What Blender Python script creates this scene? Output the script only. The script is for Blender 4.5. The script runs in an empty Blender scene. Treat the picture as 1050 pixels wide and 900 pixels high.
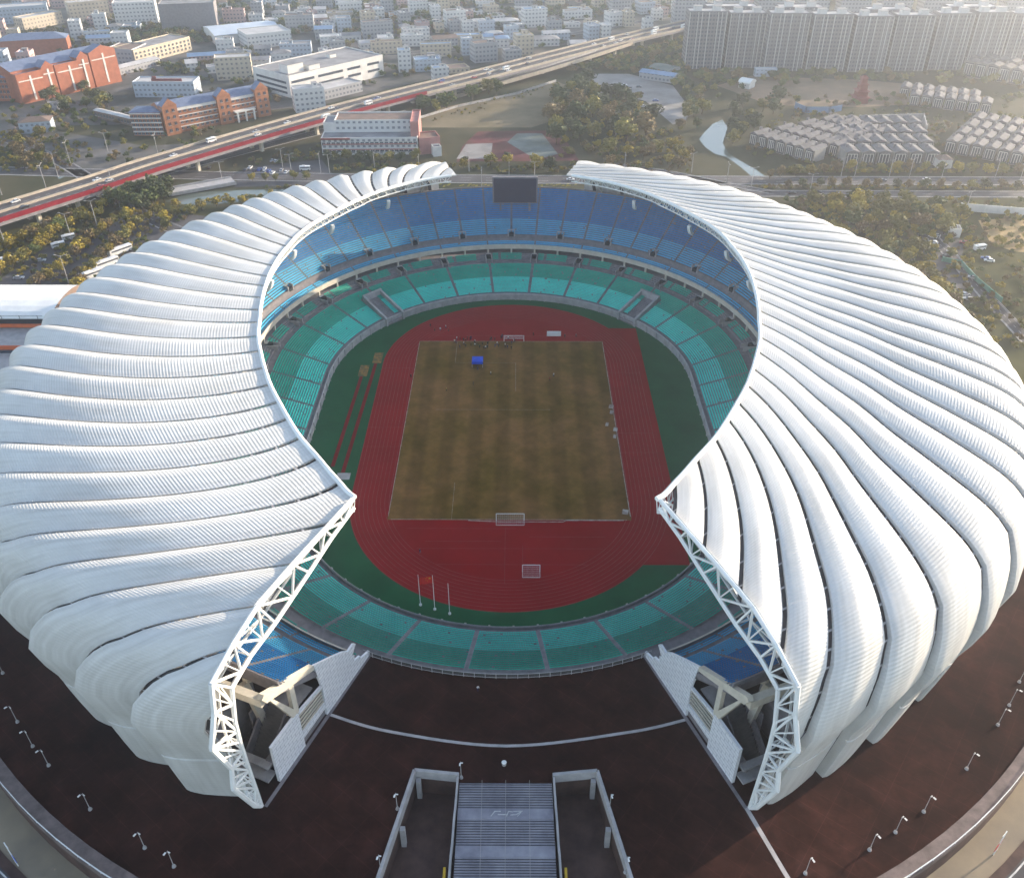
import bpy, bmesh, math, random
import numpy as np
from mathutils import Vector, Matrix
from mathutils.geometry import tessellate_polygon
R = random.Random(11)
NR = np.random.default_rng(5)
scene = bpy.context.scene
COL = scene.collection
rad = math.radians

# ------------------------------------------------------------------ camera
FPX, TILT = 900.0, math.atan(.718)
CS, CC = math.sin(TILT), math.cos(TILT)
CAM = Vector((1.7, -250.7, 171.0)); YAW = rad(.22)
cd = bpy.data.cameras.new("camera"); cam = bpy.data.objects.new("camera", cd); COL.objects.link(cam)
cd.sensor_width = 36; cd.lens = 36 * FPX / 1050; cd.clip_end = 20000; cd.clip_start = 1
cam.location = CAM; cam.rotation_euler = (math.pi / 2 - TILT, 0, YAW); scene.camera = cam

def at(x, y, z=0.0):
    """Ground point (at height z) seen at photo position x, y: used as a survey of the place."""
    u, v = x - 525, y - 450
    fy = FPX * CC - v * CS; rz = -(FPX * CS + v * CC); t = (z - CAM.z) / rz
    X, Y = u * t, fy * t
    return (CAM.x + X * math.cos(YAW) - Y * math.sin(YAW), CAM.y + X * math.sin(YAW) + Y * math.cos(YAW))

# ------------------------------------------------------------------ materials
def newmat(name):
    m = bpy.data.materials.new(name); m.use_nodes = True
    nt = m.node_tree; b = nt.nodes["Principled BSDF"]
    return m, nt, b

def nd(nt, typ, **kw):
    n = nt.nodes.new(typ)
    for k, v in kw.items():
        if k in n.inputs.keys(): n.inputs[k].default_value = v
        else: setattr(n, k, v)
    return n

def mat(name, col, col2=None, scale=.3, rough=.8, metal=0., detail=4., bump=0., lo=.35, hi=.65, spec=.3, coord='Object'):
    m, nt, b = newmat(name)
    b.inputs['Roughness'].default_value = rough; b.inputs['Metallic'].default_value = metal
    b.inputs['Specular IOR Level'].default_value = spec
    if col2 is None: col2 = tuple(c * .78 for c in col)
    tc = nd(nt, 'ShaderNodeTexCoord')
    n = nd(nt, 'ShaderNodeTexNoise', Scale=scale, Detail=detail, Roughness=.6)
    nt.links.new(tc.outputs[coord], n.inputs['Vector'])
    r = nd(nt, 'ShaderNodeValToRGB')
    r.color_ramp.elements[0].position = lo; r.color_ramp.elements[1].position = hi
    r.color_ramp.elements[0].color = (*col2, 1); r.color_ramp.elements[1].color = (*col, 1)
    nt.links.new(n.outputs['Fac'], r.inputs['Fac']); nt.links.new(r.outputs['Color'], b.inputs['Base Color'])
    if bump:
        bp = nd(nt, 'ShaderNodeBump', Strength=bump, Distance=.1)
        nt.links.new(n.outputs['Fac'], bp.inputs['Height']); nt.links.new(bp.outputs['Normal'], b.inputs['Normal'])
    return m

def facade(name, wall, glass=(.05, .06, .08), wx=3.2, wz=3.3, fx=.5, fz=.45, var=.85):
    """Wall whose UV is in metres: rows of recessed-looking windows, with weathering."""
    m, nt, b = newmat(name)
    uv = nd(nt, 'ShaderNodeUVMap'); sep = nd(nt, 'ShaderNodeSeparateXYZ'); nt.links.new(uv.outputs['UV'], sep.inputs[0])
    def band(o, w, f, sh):
        a = nd(nt, 'ShaderNodeMath', operation='DIVIDE'); a.inputs[1].default_value = w
        c = nd(nt, 'ShaderNodeMath', operation='FRACT')
        d = nd(nt, 'ShaderNodeMath', operation='SUBTRACT'); d.inputs[1].default_value = sh
        e = nd(nt, 'ShaderNodeMath', operation='ABSOLUTE')
        g = nd(nt, 'ShaderNodeMath', operation='LESS_THAN'); g.inputs[1].default_value = f / 2
        nt.links.new(o, a.inputs[0]); nt.links.new(a.outputs[0], c.inputs[0]); nt.links.new(c.outputs[0], d.inputs[0])
        nt.links.new(d.outputs[0], e.inputs[0]); nt.links.new(e.outputs[0], g.inputs[0]); return g.outputs[0]
    gx = band(sep.outputs[0], wx, fx, .5); gz = band(sep.outputs[1], wz, fz, .55)
    mk = nd(nt, 'ShaderNodeMath', operation='MULTIPLY'); nt.links.new(gx, mk.inputs[0]); nt.links.new(gz, mk.inputs[1])
    tc = nd(nt, 'ShaderNodeTexCoord')
    n = nd(nt, 'ShaderNodeTexNoise', Scale=.15, Detail=5.); nt.links.new(tc.outputs['Object'], n.inputs['Vector'])
    mx = nd(nt, 'ShaderNodeMix', data_type='RGBA'); mx.inputs['A'].default_value = (*[c * var for c in wall], 1); mx.inputs['B'].default_value = (*wall, 1)
    nt.links.new(n.outputs['Fac'], mx.inputs['Factor'])
    m2 = nd(nt, 'ShaderNodeMix', data_type='RGBA'); m2.inputs['B'].default_value = (*glass, 1)
    nt.links.new(mx.outputs['Result'], m2.inputs['A']); nt.links.new(mk.outputs[0], m2.inputs['Factor'])
    nt.links.new(m2.outputs['Result'], b.inputs['Base Color'])
    rr = nd(nt, 'ShaderNodeMapRange'); rr.inputs['To Min'].default_value = .85; rr.inputs['To Max'].default_value = .25
    nt.links.new(mk.outputs[0], rr.inputs['Value']); nt.links.new(rr.outputs['Result'], b.inputs['Roughness'])
    iv = nd(nt, 'ShaderNodeMath', operation='SUBTRACT'); iv.inputs[0].default_value = 1; nt.links.new(mk.outputs[0], iv.inputs[1])
    bp = nd(nt, 'ShaderNodeBump', Strength=.6, Distance=.3); nt.links.new(iv.outputs[0], bp.inputs['Height']); nt.links.new(bp.outputs['Normal'], b.inputs['Normal'])
    return m

M = {}
def roof_white():
    m, nt, b = newmat('ribbed_white_metal')
    uv = nd(nt, 'ShaderNodeUVMap'); sep = nd(nt, 'ShaderNodeSeparateXYZ'); nt.links.new(uv.outputs['UV'], sep.inputs[0])
    a = nd(nt, 'ShaderNodeMath', operation='MULTIPLY'); a.inputs[1].default_value = 2 * math.pi / .85
    s = nd(nt, 'ShaderNodeMath', operation='SINE'); nt.links.new(sep.outputs[0], a.inputs[0]); nt.links.new(a.outputs[0], s.inputs[0])
    bp = nd(nt, 'ShaderNodeBump', Strength=.24, Distance=.10); nt.links.new(s.outputs[0], bp.inputs['Height']); nt.links.new(bp.outputs['Normal'], b.inputs['Normal'])
    tc = nd(nt, 'ShaderNodeTexCoord')
    n = nd(nt, 'ShaderNodeTexNoise', Scale=.05, Detail=6., Roughness=.65); nt.links.new(tc.outputs['Object'], n.inputs['Vector'])
    mp = nd(nt, 'ShaderNodeMapping'); mp.inputs['Scale'].default_value = (.09, 1.2, 1); nt.links.new(uv.outputs['UV'], mp.inputs['Vector'])
    n2 = nd(nt, 'ShaderNodeTexNoise', Scale=.6, Detail=4.); nt.links.new(mp.outputs['Vector'], n2.inputs['Vector'])
    av = nd(nt, 'ShaderNodeMath', operation='ADD'); nt.links.new(n.outputs['Fac'], av.inputs[0]); nt.links.new(n2.outputs['Fac'], av.inputs[1])
    r = nd(nt, 'ShaderNodeValToRGB'); r.color_ramp.elements[0].position = .3; r.color_ramp.elements[1].position = .62
    r.color_ramp.elements[0].color = (.41, .395, .37, 1); r.color_ramp.elements[1].color = (.60, .59, .57, 1)
    hf = nd(nt, 'ShaderNodeMath', operation='MULTIPLY'); hf.inputs[1].default_value = .5
    nt.links.new(av.outputs[0], hf.inputs[0]); nt.links.new(hf.outputs[0], r.inputs['Fac']); nt.links.new(r.outputs['Color'], b.inputs['Base Color'])
    b.inputs['Roughness'].default_value = .5; b.inputs['Specular IOR Level'].default_value = .35
    return m
M['roof'] = roof_white()
M['white'] = mat('white_painted_steel', (.8, .8, .78), (.7, .7, .69), .2, .5)
M['cream'] = mat('cream_concrete', (.62, .56, .46), (.5, .45, .37), .4, .8)
M['conc'] = mat('grey_concrete', (.23, .21, .22), (.16, .15, .16), .5, .85, bump=.1)
M['tread'] = mat('pale_seat_tread', (.27, .27, .28), (.2, .2, .21), .5, .9, spec=.08)
M['conc_l'] = mat('pale_concrete', (.42, .40, .40), (.3, .29, .29), .4, .85)
M['dark'] = mat('dark_gap_glass', (.035, .03, .035), (.02, .018, .02), .5, .5)
M['gutter_pale'] = mat('pale_gutter_glass', (.35, .35, .4), (.2, .2, .24), .6, .4)
M['teal_l'] = mat('light_teal_plastic', (.06, .74, .62), (.04, .64, .54), .15, .6, spec=.12)
M['teal'] = mat('teal_plastic', (.004, .43, .31), (.002, .36, .26), .15, .6, spec=.1)
M['blue_l'] = mat('light_blue_plastic', (.07, .47, .74), (.05, .40, .66), .15, .6, spec=.12)
M['blue'] = mat('deep_blue_plastic', (.003, .235, .56), (.002, .20, .49), .15, .6, spec=.1)
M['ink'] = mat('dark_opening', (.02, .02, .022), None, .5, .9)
M['screen'] = mat('dark_led_screen', (.045, .045, .075), (.04, .04, .065), .6, .35)
M['red'] = mat('red_cloth', (.6, .01, .01), None, .5, .7)
M['yellow'] = mat('yellow_paint', (.6, .38, .03), (.45, .28, .02), .5, .6)
M['bluecloth'] = mat('blue_canvas', (.01, .09, .65), (.008, .07, .5), .5, .7)
M['line'] = mat('worn_white_line', (.42, .38, .34), (.22, .17, .15), .6, .8)
M['laneline'] = mat('thin_lane_line', (.30, .10, .10), (.2, .05, .05), .3, .9, spec=.05)
M['asphalt'] = mat('asphalt', (.085, .08, .085), (.055, .052, .056), .05, .9, detail=8)
M['paint'] = mat('road_paint', (.6, .6, .58), (.4, .4, .4), 1., .7)
M['trunk'] = mat('bark', (.09, .06, .045), (.05, .035, .025), 2., .9)
M['skin'] = mat('skin_tone', (.45, .28, .2), None, 2., .6)
M['rubber'] = mat('black_rubber', (.02, .02, .02), None, 2., .8)
M['glass'] = mat('window_glass', (.05, .065, .09), (.03, .04, .06), .6, .2, spec=.6)

# ------------------------------------------------------------------ mesh helpers
class MB:
    def __init__(s): s.v = []; s.f = []; s.m = []; s.uv = []
    def quad(s, a, b, c, d, mi=0, uv=None):
        i = len(s.v); s.v += [tuple(a), tuple(b), tuple(c), tuple(d)]; s.f.append((i, i + 1, i + 2, i + 3)); s.m.append(mi)
        s.uv += uv or [(0, 0), (1, 0), (1, 1), (0, 1)]
    def poly(s, pts, mi=0, uv=None):
        i = len(s.v); s.v += [tuple(p) for p in pts]; s.f.append(tuple(range(i, i + len(pts)))); s.m.append(mi)
        s.uv += uv or [(p[0], p[1]) for p in pts]
    def box(s, c, sz, rz=0., mi=0, frame=None, bottom=True):
        hx, hy, hz = sz[0] / 2, sz[1] / 2, sz[2] / 2
        ca, sa = math.cos(rz), math.sin(rz)
        P = [(c[0] + x * ca - y * sa, c[1] + x * sa + y * ca, c[2] + z) for z in (-hz, hz) for x, y in ((-hx, -hy), (hx, -hy), (hx, hy), (-hx, hy))]
        s.hexa(P, mi, sz, bottom)
    def hexa(s, P, mi=0, sz=(1, 1, 1), bottom=True):
        w, d, h = sz
        s.quad(P[0], P[1], P[5], P[4], mi, [(0, 0), (w, 0), (w, h), (0, h)])
        s.quad(P[1], P[2], P[6], P[5], mi, [(0, 0), (d, 0), (d, h), (0, h)])
        s.quad(P[2], P[3], P[7], P[6], mi, [(0, 0), (w, 0), (w, h), (0, h)])
        s.quad(P[3], P[0], P[4], P[7], mi, [(0, 0), (d, 0), (d, h), (0, h)])
        s.quad(P[4], P[5], P[6], P[7], mi, [(0, 0), (w, 0), (w, d), (0, d)])
        if bottom: s.quad(P[3], P[2], P[1], P[0], mi)
    def bar(s, a, b, r, mi=0, n=4, r2=None):
        a, b = Vector(a), Vector(b); d = b - a
        if d.length < 1e-6: return
        d.normalize(); up = Vector((0, 0, 1)) if abs(d.z) < .95 else Vector((1, 0, 0))
        x = d.cross(up).normalized(); y = d.cross(x); r2 = r if r2 is None else r2
        ra = [a + (x * math.cos(t) + y * math.sin(t)) * r for t in [2 * math.pi * (k + .5) / n for k in range(n)]]
        rb = [b + (x * math.cos(t) + y * math.sin(t)) * r2 for t in [2 * math.pi * (k + .5) / n for k in range(n)]]
        for k in range(n): s.quad(ra[k], rb[k], rb[(k + 1) % n], ra[(k + 1) % n], mi)
        s.poly(ra[::-1], mi); s.poly(rb, mi)
    def build(s, name, mats, parent=None, loc=None, smooth=False):
        me = bpy.data.meshes.new(name); me.from_pydata(s.v, [], s.f)
        for m in (mats if isinstance(mats, (list, tuple)) else [mats]): me.materials.append(m)
        me.polygons.foreach_set('material_index', s.m)
        ul = me.uv_layers.new(name='UVMap'); idx = np.empty(len(me.loops), np.int32); me.loops.foreach_get('vertex_index', idx)
        ul.data.foreach_set('uv', np.array(s.uv, np.float32)[idx].ravel())
        if smooth: me.polygons.foreach_set('use_smooth', [True] * len(me.polygons))
        me.update()
        return link(name, me, parent, loc)

def link(name, me, parent=None, loc=None):
    o = bpy.data.objects.new(name, me); COL.objects.link(o)
    if parent is not None: o.parent = parent
    if loc is not None: o.location = loc
    return o
def tag(o, label=None, cat=None, group=None, kind=None):
    if label: o['label'] = label
    if cat: o['category'] = cat
    if group: o['group'] = group
    if kind: o['kind'] = kind
    return o
def thing(name, label, cat, loc=(0, 0, 0), rz=0., group=None):
    o = bpy.data.objects.new(name, None); COL.objects.link(o); o.location = loc; o.rotation_euler = (0, 0, rz)
    o.empty_display_size = .5
    return tag(o, label, cat, group)
def struct(name, mb, mats, label=None, smooth=False):
    o = mb.build(name, mats, smooth=smooth); o['kind'] = 'structure'
    if label: o['label'] = label
    return o
def npmesh(name, V, F, mi, mats, parent=None):
    me = bpy.data.meshes.new(name); n = len(F)
    me.vertices.add(len(V)); me.vertices.foreach_set('co', np.asarray(V, np.float32).ravel())
    me.loops.add(n * 4); me.loops.foreach_set('vertex_index', np.asarray(F, np.int32).ravel())
    me.polygons.add(n); me.polygons.foreach_set('loop_start', np.arange(0, n * 4, 4, dtype=np.int32))
    for m in mats: me.materials.append(m)
    me.polygons.foreach_set('material_index', np.asarray(mi, np.int32))
    me.update(calc_edges=True); me.validate()
    return link(name, me, parent)
def copy_tree(o, parent=None):
    c = o.copy(); COL.objects.link(c)
    if parent is not None: c.parent = parent
    for ch in o.children: copy_tree(ch, c)
    return c
def tri_poly(mb, loops, z, mi=0):
    """Flat polygon with holes at height z."""
    L3 = [[Vector((x, y, 0)) for x, y in lp] for lp in loops]; flat = [p for lp in L3 for p in lp]
    for t in tessellate_polygon(L3):
        a, b, c = [flat[i] for i in t]
        if (b - a).cross(c - a).z < 0: b, c = c, b
        mb.poly([(p.x, p.y, z) for p in (a, b, c)], mi)
def sheet(name, pts, z, m, label=None, px=True):
    mb = MB(); P = [at(*p) if px else p for p in pts]; tri_poly(mb, [P], z)
    return struct(name, mb, m, label)
def ribbon(mb, pts, w, z, mi=0, off=0.):
    """Flat strip of width w along a polyline, at height z (number or one per point)."""
    P = [Vector((p[0], p[1])) for p in pts]; L, Rr = [], []; acc = 0; us = []
    for i, p in enumerate(P):
        d = (P[min(i + 1, len(P) - 1)] - P[max(i - 1, 0)]).normalized(); n = Vector((-d.y, d.x))
        L.append(p + n * (off + w / 2)); Rr.append(p + n * (off - w / 2))
        if i: acc += (p - P[i - 1]).length
        us.append(acc)
    zz = z if isinstance(z, (list, tuple)) else [z] * len(P)
    for i in range(len(P) - 1):
        mb.quad((*Rr[i], zz[i]), (*Rr[i + 1], zz[i + 1]), (*L[i + 1], zz[i + 1]), (*L[i], zz[i]), mi, [(us[i], 0), (us[i + 1], 0), (us[i + 1], w), (us[i], w)])
def smooth_line(pts, n=8):
    out = []
    for i in range(len(pts) - 1):
        p0, p1, p2, p3 = [Vector(pts[min(max(i + k, 0), len(pts) - 1)]) for k in (-1, 0, 1, 2)]
        for j in range(n):
            t = j / n
            out.append(.5 * (2 * p1 + (p2 - p0) * t + (2 * p0 - 5 * p1 + 4 * p2 - p3) * t * t + (3 * p1 - p0 - 3 * p2 + p3) * t ** 3))
    out.append(Vector(pts[-1])); return out

# ================================================================== THE BOWL
R0, CYN, CYF = 66.5, -31.5, 23.5           # ring of the front wall: two half circles and two straights
QA = math.pi / 2 * R0; QS = CYF - CYN; QH = QA + QS + QA   # quarter arc, straight, half perimeter
def ring(q, d):
    """q: metres along the front wall from the near middle (positive = left), d: metres outwards."""
    q = np.asarray(q, float); s = np.where(q < 0, -1., 1.); a = np.abs(q)
    ang = np.where(a < QA, a / R0, np.where(a < QA + QS, math.pi / 2, (a - QS) / R0))
    cy = np.where(a < QA, CYN, np.where(a < QA + QS, CYN + (a - QA), CYF))
    nx, ny = -np.sin(ang) * s, -np.cos(ang)
    return nx * (R0 + d), cy + ny * (R0 + d), nx, ny
HB = [7.46 + 14.92 * i for i in range(7)]
HB += [HB[-1] + (QS + 2 * 7.46) / 5 * i for i in range(1, 6)]
HB += [HB[-1] + 14.92 * i for i in range(1, 7)]
QB = sorted([-q for q in HB] + HB)            # block boundaries; last gap wraps at the far middle
BLK = list(zip(QB, QB[1:])) + [(QB[-1], QB[-1] + 14.92)]
QEND = rad(22.6) * R0                         # where the upper ring stops, either side of the near opening

def wrapq(q):
    q = np.asarray(q, float); return np.where(q > QH, q - 2 * QH, q)
def ringw(q, d): return ring(wrapq(q), d)

stand = thing('grandstand', 'oval grandstand with teal lower seats and blue upper seats ringing the red track', 'grandstand', (0, 0, 0))

def seat_rows(name, q0, q1, rows, mats, gap=.55):
    """rows: list of (d, z, material index); every seat is a pad and a back."""
    V, F, MI = [], [], []; base = 0
    for d, z, mi in rows:
        k = (R0 + d) / R0 if (abs(wrapq((q0 + q1) / 2)) < QA or abs(wrapq((q0 + q1) / 2)) > QA + QS) else 1.
        Ln = (q1 - q0) * k - 2 * gap; n = int(Ln / .58)
        if n < 1: continue
        q = q0 + gap / k + (np.arange(n) + .5) * Ln / n / k
        x, y, nx, ny = ringw(q, d); tx, ty = -ny, nx; h = .262
        jit = NR.uniform(-.02, .02, n); odd = NR.random(n)
        def P(s, dd, zz): return np.stack([x + tx * s * h + nx * dd, y + ty * s * h + ny * dd, np.full(n, z + zz) + jit], 1)
        quads = [(P(-1, .26, .42), P(1, .26, .42), P(1, .62, .40), P(-1, .62, .40)), (P(-1, .62, .40), P(1, .62, .40), P(1, .70, .80), P(-1, .70, .80))]
        for qd in quads:
            V.append(np.stack(qd, 1).reshape(-1, 3)); F.append(base + np.arange(n * 4).reshape(n, 4)); MI += list(np.where(odd < .012, len(mats), mi)); base += n * 4
        m = max(2, int(Ln / 2.6) + 1); qq = np.linspace(q0 + gap / k * .6, q1 - gap / k * .6, m)     # tread under the row
        a, b = ringw(qq, d + .03), ringw(qq, d + .77); zt = np.full(m, z + .012); A_, B_ = np.stack([a[0], a[1], zt], 1), np.stack([b[0], b[1], zt], 1)
        V.append(np.stack([A_[:-1], A_[1:], B_[1:], B_[:-1]], 1).reshape(-1, 3)); F.append(base + np.arange((m - 1) * 4).reshape(m - 1, 4)); MI += [len(mats)] * (m - 1); base += (m - 1) * 4
    if not V: return None
    return npmesh(name, np.concatenate(V), np.concatenate(F), MI, list(mats) + [M['tread']], stand)

def qlist(q0, q1, step=2.6):
    n = max(2, int(math.ceil((q1 - q0) / step)) + 1); return np.linspace(q0, q1, n)
def sweep(mb, q0, q1, prof, mi=0, step=2.6):
    """Sweep a (d, z) polyline round the ring from q0 to q1."""
    qs = qlist(q0, q1, step); rows = []
    for d, z in prof:
        x, y, _, _ = ringw(qs, d); rows.append([(a, b, z) for a, b in zip(x, y)])
    for r1, r2 in zip(rows, rows[1:]):
        for i in range(len(qs) - 1): mb.quad(r1[i + 1], r1[i], r2[i], r2[i + 1], mi)
def capq(mb, q, prof, zlow, mi=0):
    for (d1, z1), (d2, z2) in zip(prof, prof[1:]):
        if abs(d2 - d1) < .01: continue
        a = ring(q, d1); b = ring(q, d2)
        mb.quad((a[0], a[1], zlow), (b[0], b[1], zlow), (b[0], b[1], z2), (a[0], a[1], z1), mi)

NL = 21; LROWS = [(1.4 + .8 * i, 2.4 + .27 * i) for i in range(NL)]      # lower tier rows
def steps(rows, depth, drop):
    p = []
    for d, z in rows: p += [(d, z - .0), (d + depth, z)]
    return [(rows[0][0], rows[0][1] - drop)] + p
# concrete of the lower tier (whole ring)
mb = MB(); prof = [(0, 0), (0, 2.9), (.25, 2.9), (.25, 2.1), (1.4, 2.1)] + steps(LROWS, .8, .0)[1:] + [(18.4, 7.9), (19.0, 7.9)]
sweep(mb, -QH, QH, prof)
mb.build('lower_terrace', M['conc'], stand)
mb = MB(); sweep(mb, -QH, QH, [(-.28, 0), (-.28, 2.75), (-.05, 3.0), (-.03, 0)], 0)
for q in np.arange(-QH + 2, QH, 6.2):
    x, y, nx, ny = [float(v) for v in ring(q, -.42)]
    mb.box((x, y, 1.4), (.5, .35, 2.8), math.atan2(ny, nx) + math.pi / 2)
mb.build('front_wall', M['conc_l'], stand)
# tunnels cut into the lower tier at the two far corners: where they are, seats are left out
TUN = [(QA + QS + rad(44) * R0, 1), (-(QA + QS + rad(44) * R0), -1)]
def in_tunnel(q0, q1):
    for qc, s in TUN:
        if q0 < qc < q1: return qc
    return None
for q0, q1 in BLK:
    rows = [(d, z, 0 if i < 11 else 1) for i, (d, z) in enumerate(LROWS)]
    qc = in_tunnel(q0, q1)
    if qc is not None:
        top = [r for r in rows if r[0] > 13.5]
        seat_rows('lower_seat_block', q0, q1, top, [M['teal_l'], M['teal']])
        low = [r for r in rows if r[0] <= 13.5]
        if qc - 4.2 - q0 > 2: seat_rows('lower_seat_block', q0, qc - 4.2, low, [M['teal_l'], M['teal']])
        if q1 - qc - 4.2 > 2: seat_rows('lower_seat_block', qc + 4.2, q1, low, [M['teal_l'], M['teal']])
    else:
        seat_rows('lower_seat_block', q0, q1, rows, [M['teal_l'], M['teal']])
for qc, s in TUN:
    mb = MB()
    def PT(dq, d, z):
        x, y, nx, ny = [float(v) for v in ring(qc, d)]; return (x - ny * dq, y + nx * dq, z)
    def HX(x0, x1, d0, d1, z0, z1, zb=None, mi=0):
        zb = z1 if zb is None else zb
        mb.hexa([PT(x0, d0, z0), PT(x1, d0, z0), PT(x1, d1, z0), PT(x0, d1, z0), PT(x0, d0, z1), PT(x1, d0, z1), PT(x1, d1, zb), PT(x0, d1, zb)], mi)
    for sd in (-1, 1): HX(sd * 4.3 - .45, sd * 4.3 + .45, -1.2, 13.6, 0, 3.4, 8.6)
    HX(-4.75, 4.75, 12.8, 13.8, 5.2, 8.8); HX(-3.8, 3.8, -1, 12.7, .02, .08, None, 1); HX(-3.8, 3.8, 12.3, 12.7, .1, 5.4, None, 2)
    HX(-3.8, 3.8, -.9, 12.5, 1.0, 1.1, 6.0, 1)
    mb.build('tunnel_mouth', [M['conc_l'], M['conc'], M['ink']], stand)

# ---- everything above the concourse, open between -QEND and QEND
def upper_blocks(half=False):
    out = []
    bs = sorted([q for q in HB if q > QEND + 1]); bs = [QEND] + bs
    if half:
        b2 = []
        for a, b in zip(bs, bs[1:]): b2 += [a, (a + b) / 2] if b - a > 9 else [a]
        bs = b2 + [bs[-1]]
    for a, b in zip(bs, bs[1:]): out.append((a, b)); out.append((-b, -a))
    if half: out += [(bs[-1], QH), (-QH, -bs[-1])]
    else: out.append((bs[-1], 2 * QH - bs[-1]))
    return out
UP0, UP1 = QEND, 2 * QH - QEND
def sweepu(mb, prof, mi=0):
    sweep(mb, QEND, QH, prof, mi); sweep(mb, -QH, -QEND, prof, mi)
MROWS = [(21.3 + .85 * i, 8.6 + .4 * i) for i in range(4)]
FROWS = [(25.6 + .85 * i, 13.2 + .42 * i) for i in range(3)]
NU = 24; UROWS = [(30.2 + .8 * i, 16.6 + .6 * i) for i in range(NU)]
mb = MB()
pm = [(19.0, 7.9), (21.2, 7.9), (21.2, 8.6)] + steps(MROWS, .85, 0)[1:] + [(24.7, 10.2), (32.5, 10.2), (32.5, 14.2)]
sweepu(mb, pm)
mb.build('concourse', M['conc'], stand)
mb = MB()
pu = [(26.0, 12.4), (25.1, 12.4), (25.1, 14.2), (25.35, 14.2), (25.35, 13.2)] + steps(FROWS, .85, 0)[1:] + [(28.2, 14.3), (30.0, 14.6), (30.0, 16.6)] + steps(UROWS, .8, 0)[1:] + [(49.5, 30.6), (49.5, 31.9), (49.8, 31.9), (49.8, 28.4), (26.0, 12.4)]
sweepu(mb, pu)
for s in (-1, 1):
    P = [(d, z) for d, z in pu]
    pts = [(float(ring(s * QEND, d)[0]), float(ring(s * QEND, d)[1]), z) for d, z in P[1:]]
    mb.poly(pts if s > 0 else pts[::-1])
mb.build('upper_terrace', M['conc'], stand)
mb = MB(); sweepu(mb, [(25.0, 12.3), (25.0, 14.25)]); sweepu(mb, [(25.0, 14.25), (25.4, 14.25)]); mb.build('balcony_parapet', M['cream'], stand)
for a, b in upper_blocks():
    w = (b - a)
    rows = [(d, z, 0) for d, z in MROWS]
    if w > 9:
        seat_rows('mid_seat_block', a + 1.3, a + w * .22, rows, [M['teal']], .1); seat_rows('mid_seat_block', a + w * .27, b - w * .27, rows, [M['teal']], .1)
    seat_rows('balcony_seat_block', a, b, [(d, z, 0) for d, z in FROWS], [M['blue_l']], .35)
for a, b in upper_blocks(True):
    seat_rows('upper_seat_block', a, b, [(d, z, 0 if i < 8 else 1) for i, (d, z) in enumerate(UROWS)], [M['blue_l'], M['blue']], .45)
for a, b in upper_blocks():
    if b - a < 9 or min(abs(a), abs(b)) < QEND + 22: continue
    # columns under the balcony, stair mouths in both tiers
    for q in (a, (a + b) / 2):
        mb = MB(); x, y, nx, ny = [float(v) for v in ringw(q, 25.3)]
        mb.box((x, y, 11.3), (.7, .7, 2.3), math.atan2(ny, nx)); mb.build('column', M['cream'], stand)
    mb = MB()
    def bx(q, d, z, sx, sy, sz, mi=0):
        x, y, nx, ny = [float(v) for v in ringw(q, d)]; mb.box((x, y, z), (sx, sy, sz), math.atan2(ny, nx) + math.pi / 2, mi)
    qm = (a + b) / 2
    for s in (-1, 1): bx(qm + s * 1.0, 32.0, 17.2, .35, 4.2, 2.4)
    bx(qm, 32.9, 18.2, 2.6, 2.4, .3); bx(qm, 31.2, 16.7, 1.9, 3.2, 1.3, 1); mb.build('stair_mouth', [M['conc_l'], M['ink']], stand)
    mb = MB()
    for s in (-1, 1): bx(a + s * 1.0, 22.3, 9.1, .3, 5.2, 1.9)
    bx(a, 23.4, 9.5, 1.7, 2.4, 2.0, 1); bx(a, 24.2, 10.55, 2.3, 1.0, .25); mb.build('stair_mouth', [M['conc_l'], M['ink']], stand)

# ---- the two cut ends of the upper ring: tiled wall, frame, louvre, stair
P0 = {1: Vector((-33.3, -111.0)), -1: Vector((33.3, -111.0))}
UD = {1: Vector((-.384, -.923)), -1: Vector((.384, -.923))}
M['tile'] = None
def tile_mat():
    m, nt, b = newmat('white_wall_tiles')
    uv = nd(nt, 'ShaderNodeUVMap')
    br = nd(nt, 'ShaderNodeTexBrick', Scale=1.); br.inputs['Color1'].default_value = (.8, .8, .82, 1); br.inputs['Color2'].default_value = (.72, .72, .75, 1)
    br.inputs['Mortar'].default_value = (.42, .42, .46, 1); br.inputs['Brick Width'].default_value = 2.4; br.inputs['Row Height'].default_value = 1.0; br.inputs['Mortar Size'].default_value = .07
    nt.links.new(uv.outputs['UV'], br.inputs['Vector']); nt.links.new(br.outputs['Color'], b.inputs['Base Color'])
    b.inputs['Roughness'].default_value = .4; return m
M['tile'] = tile_mat()
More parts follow.
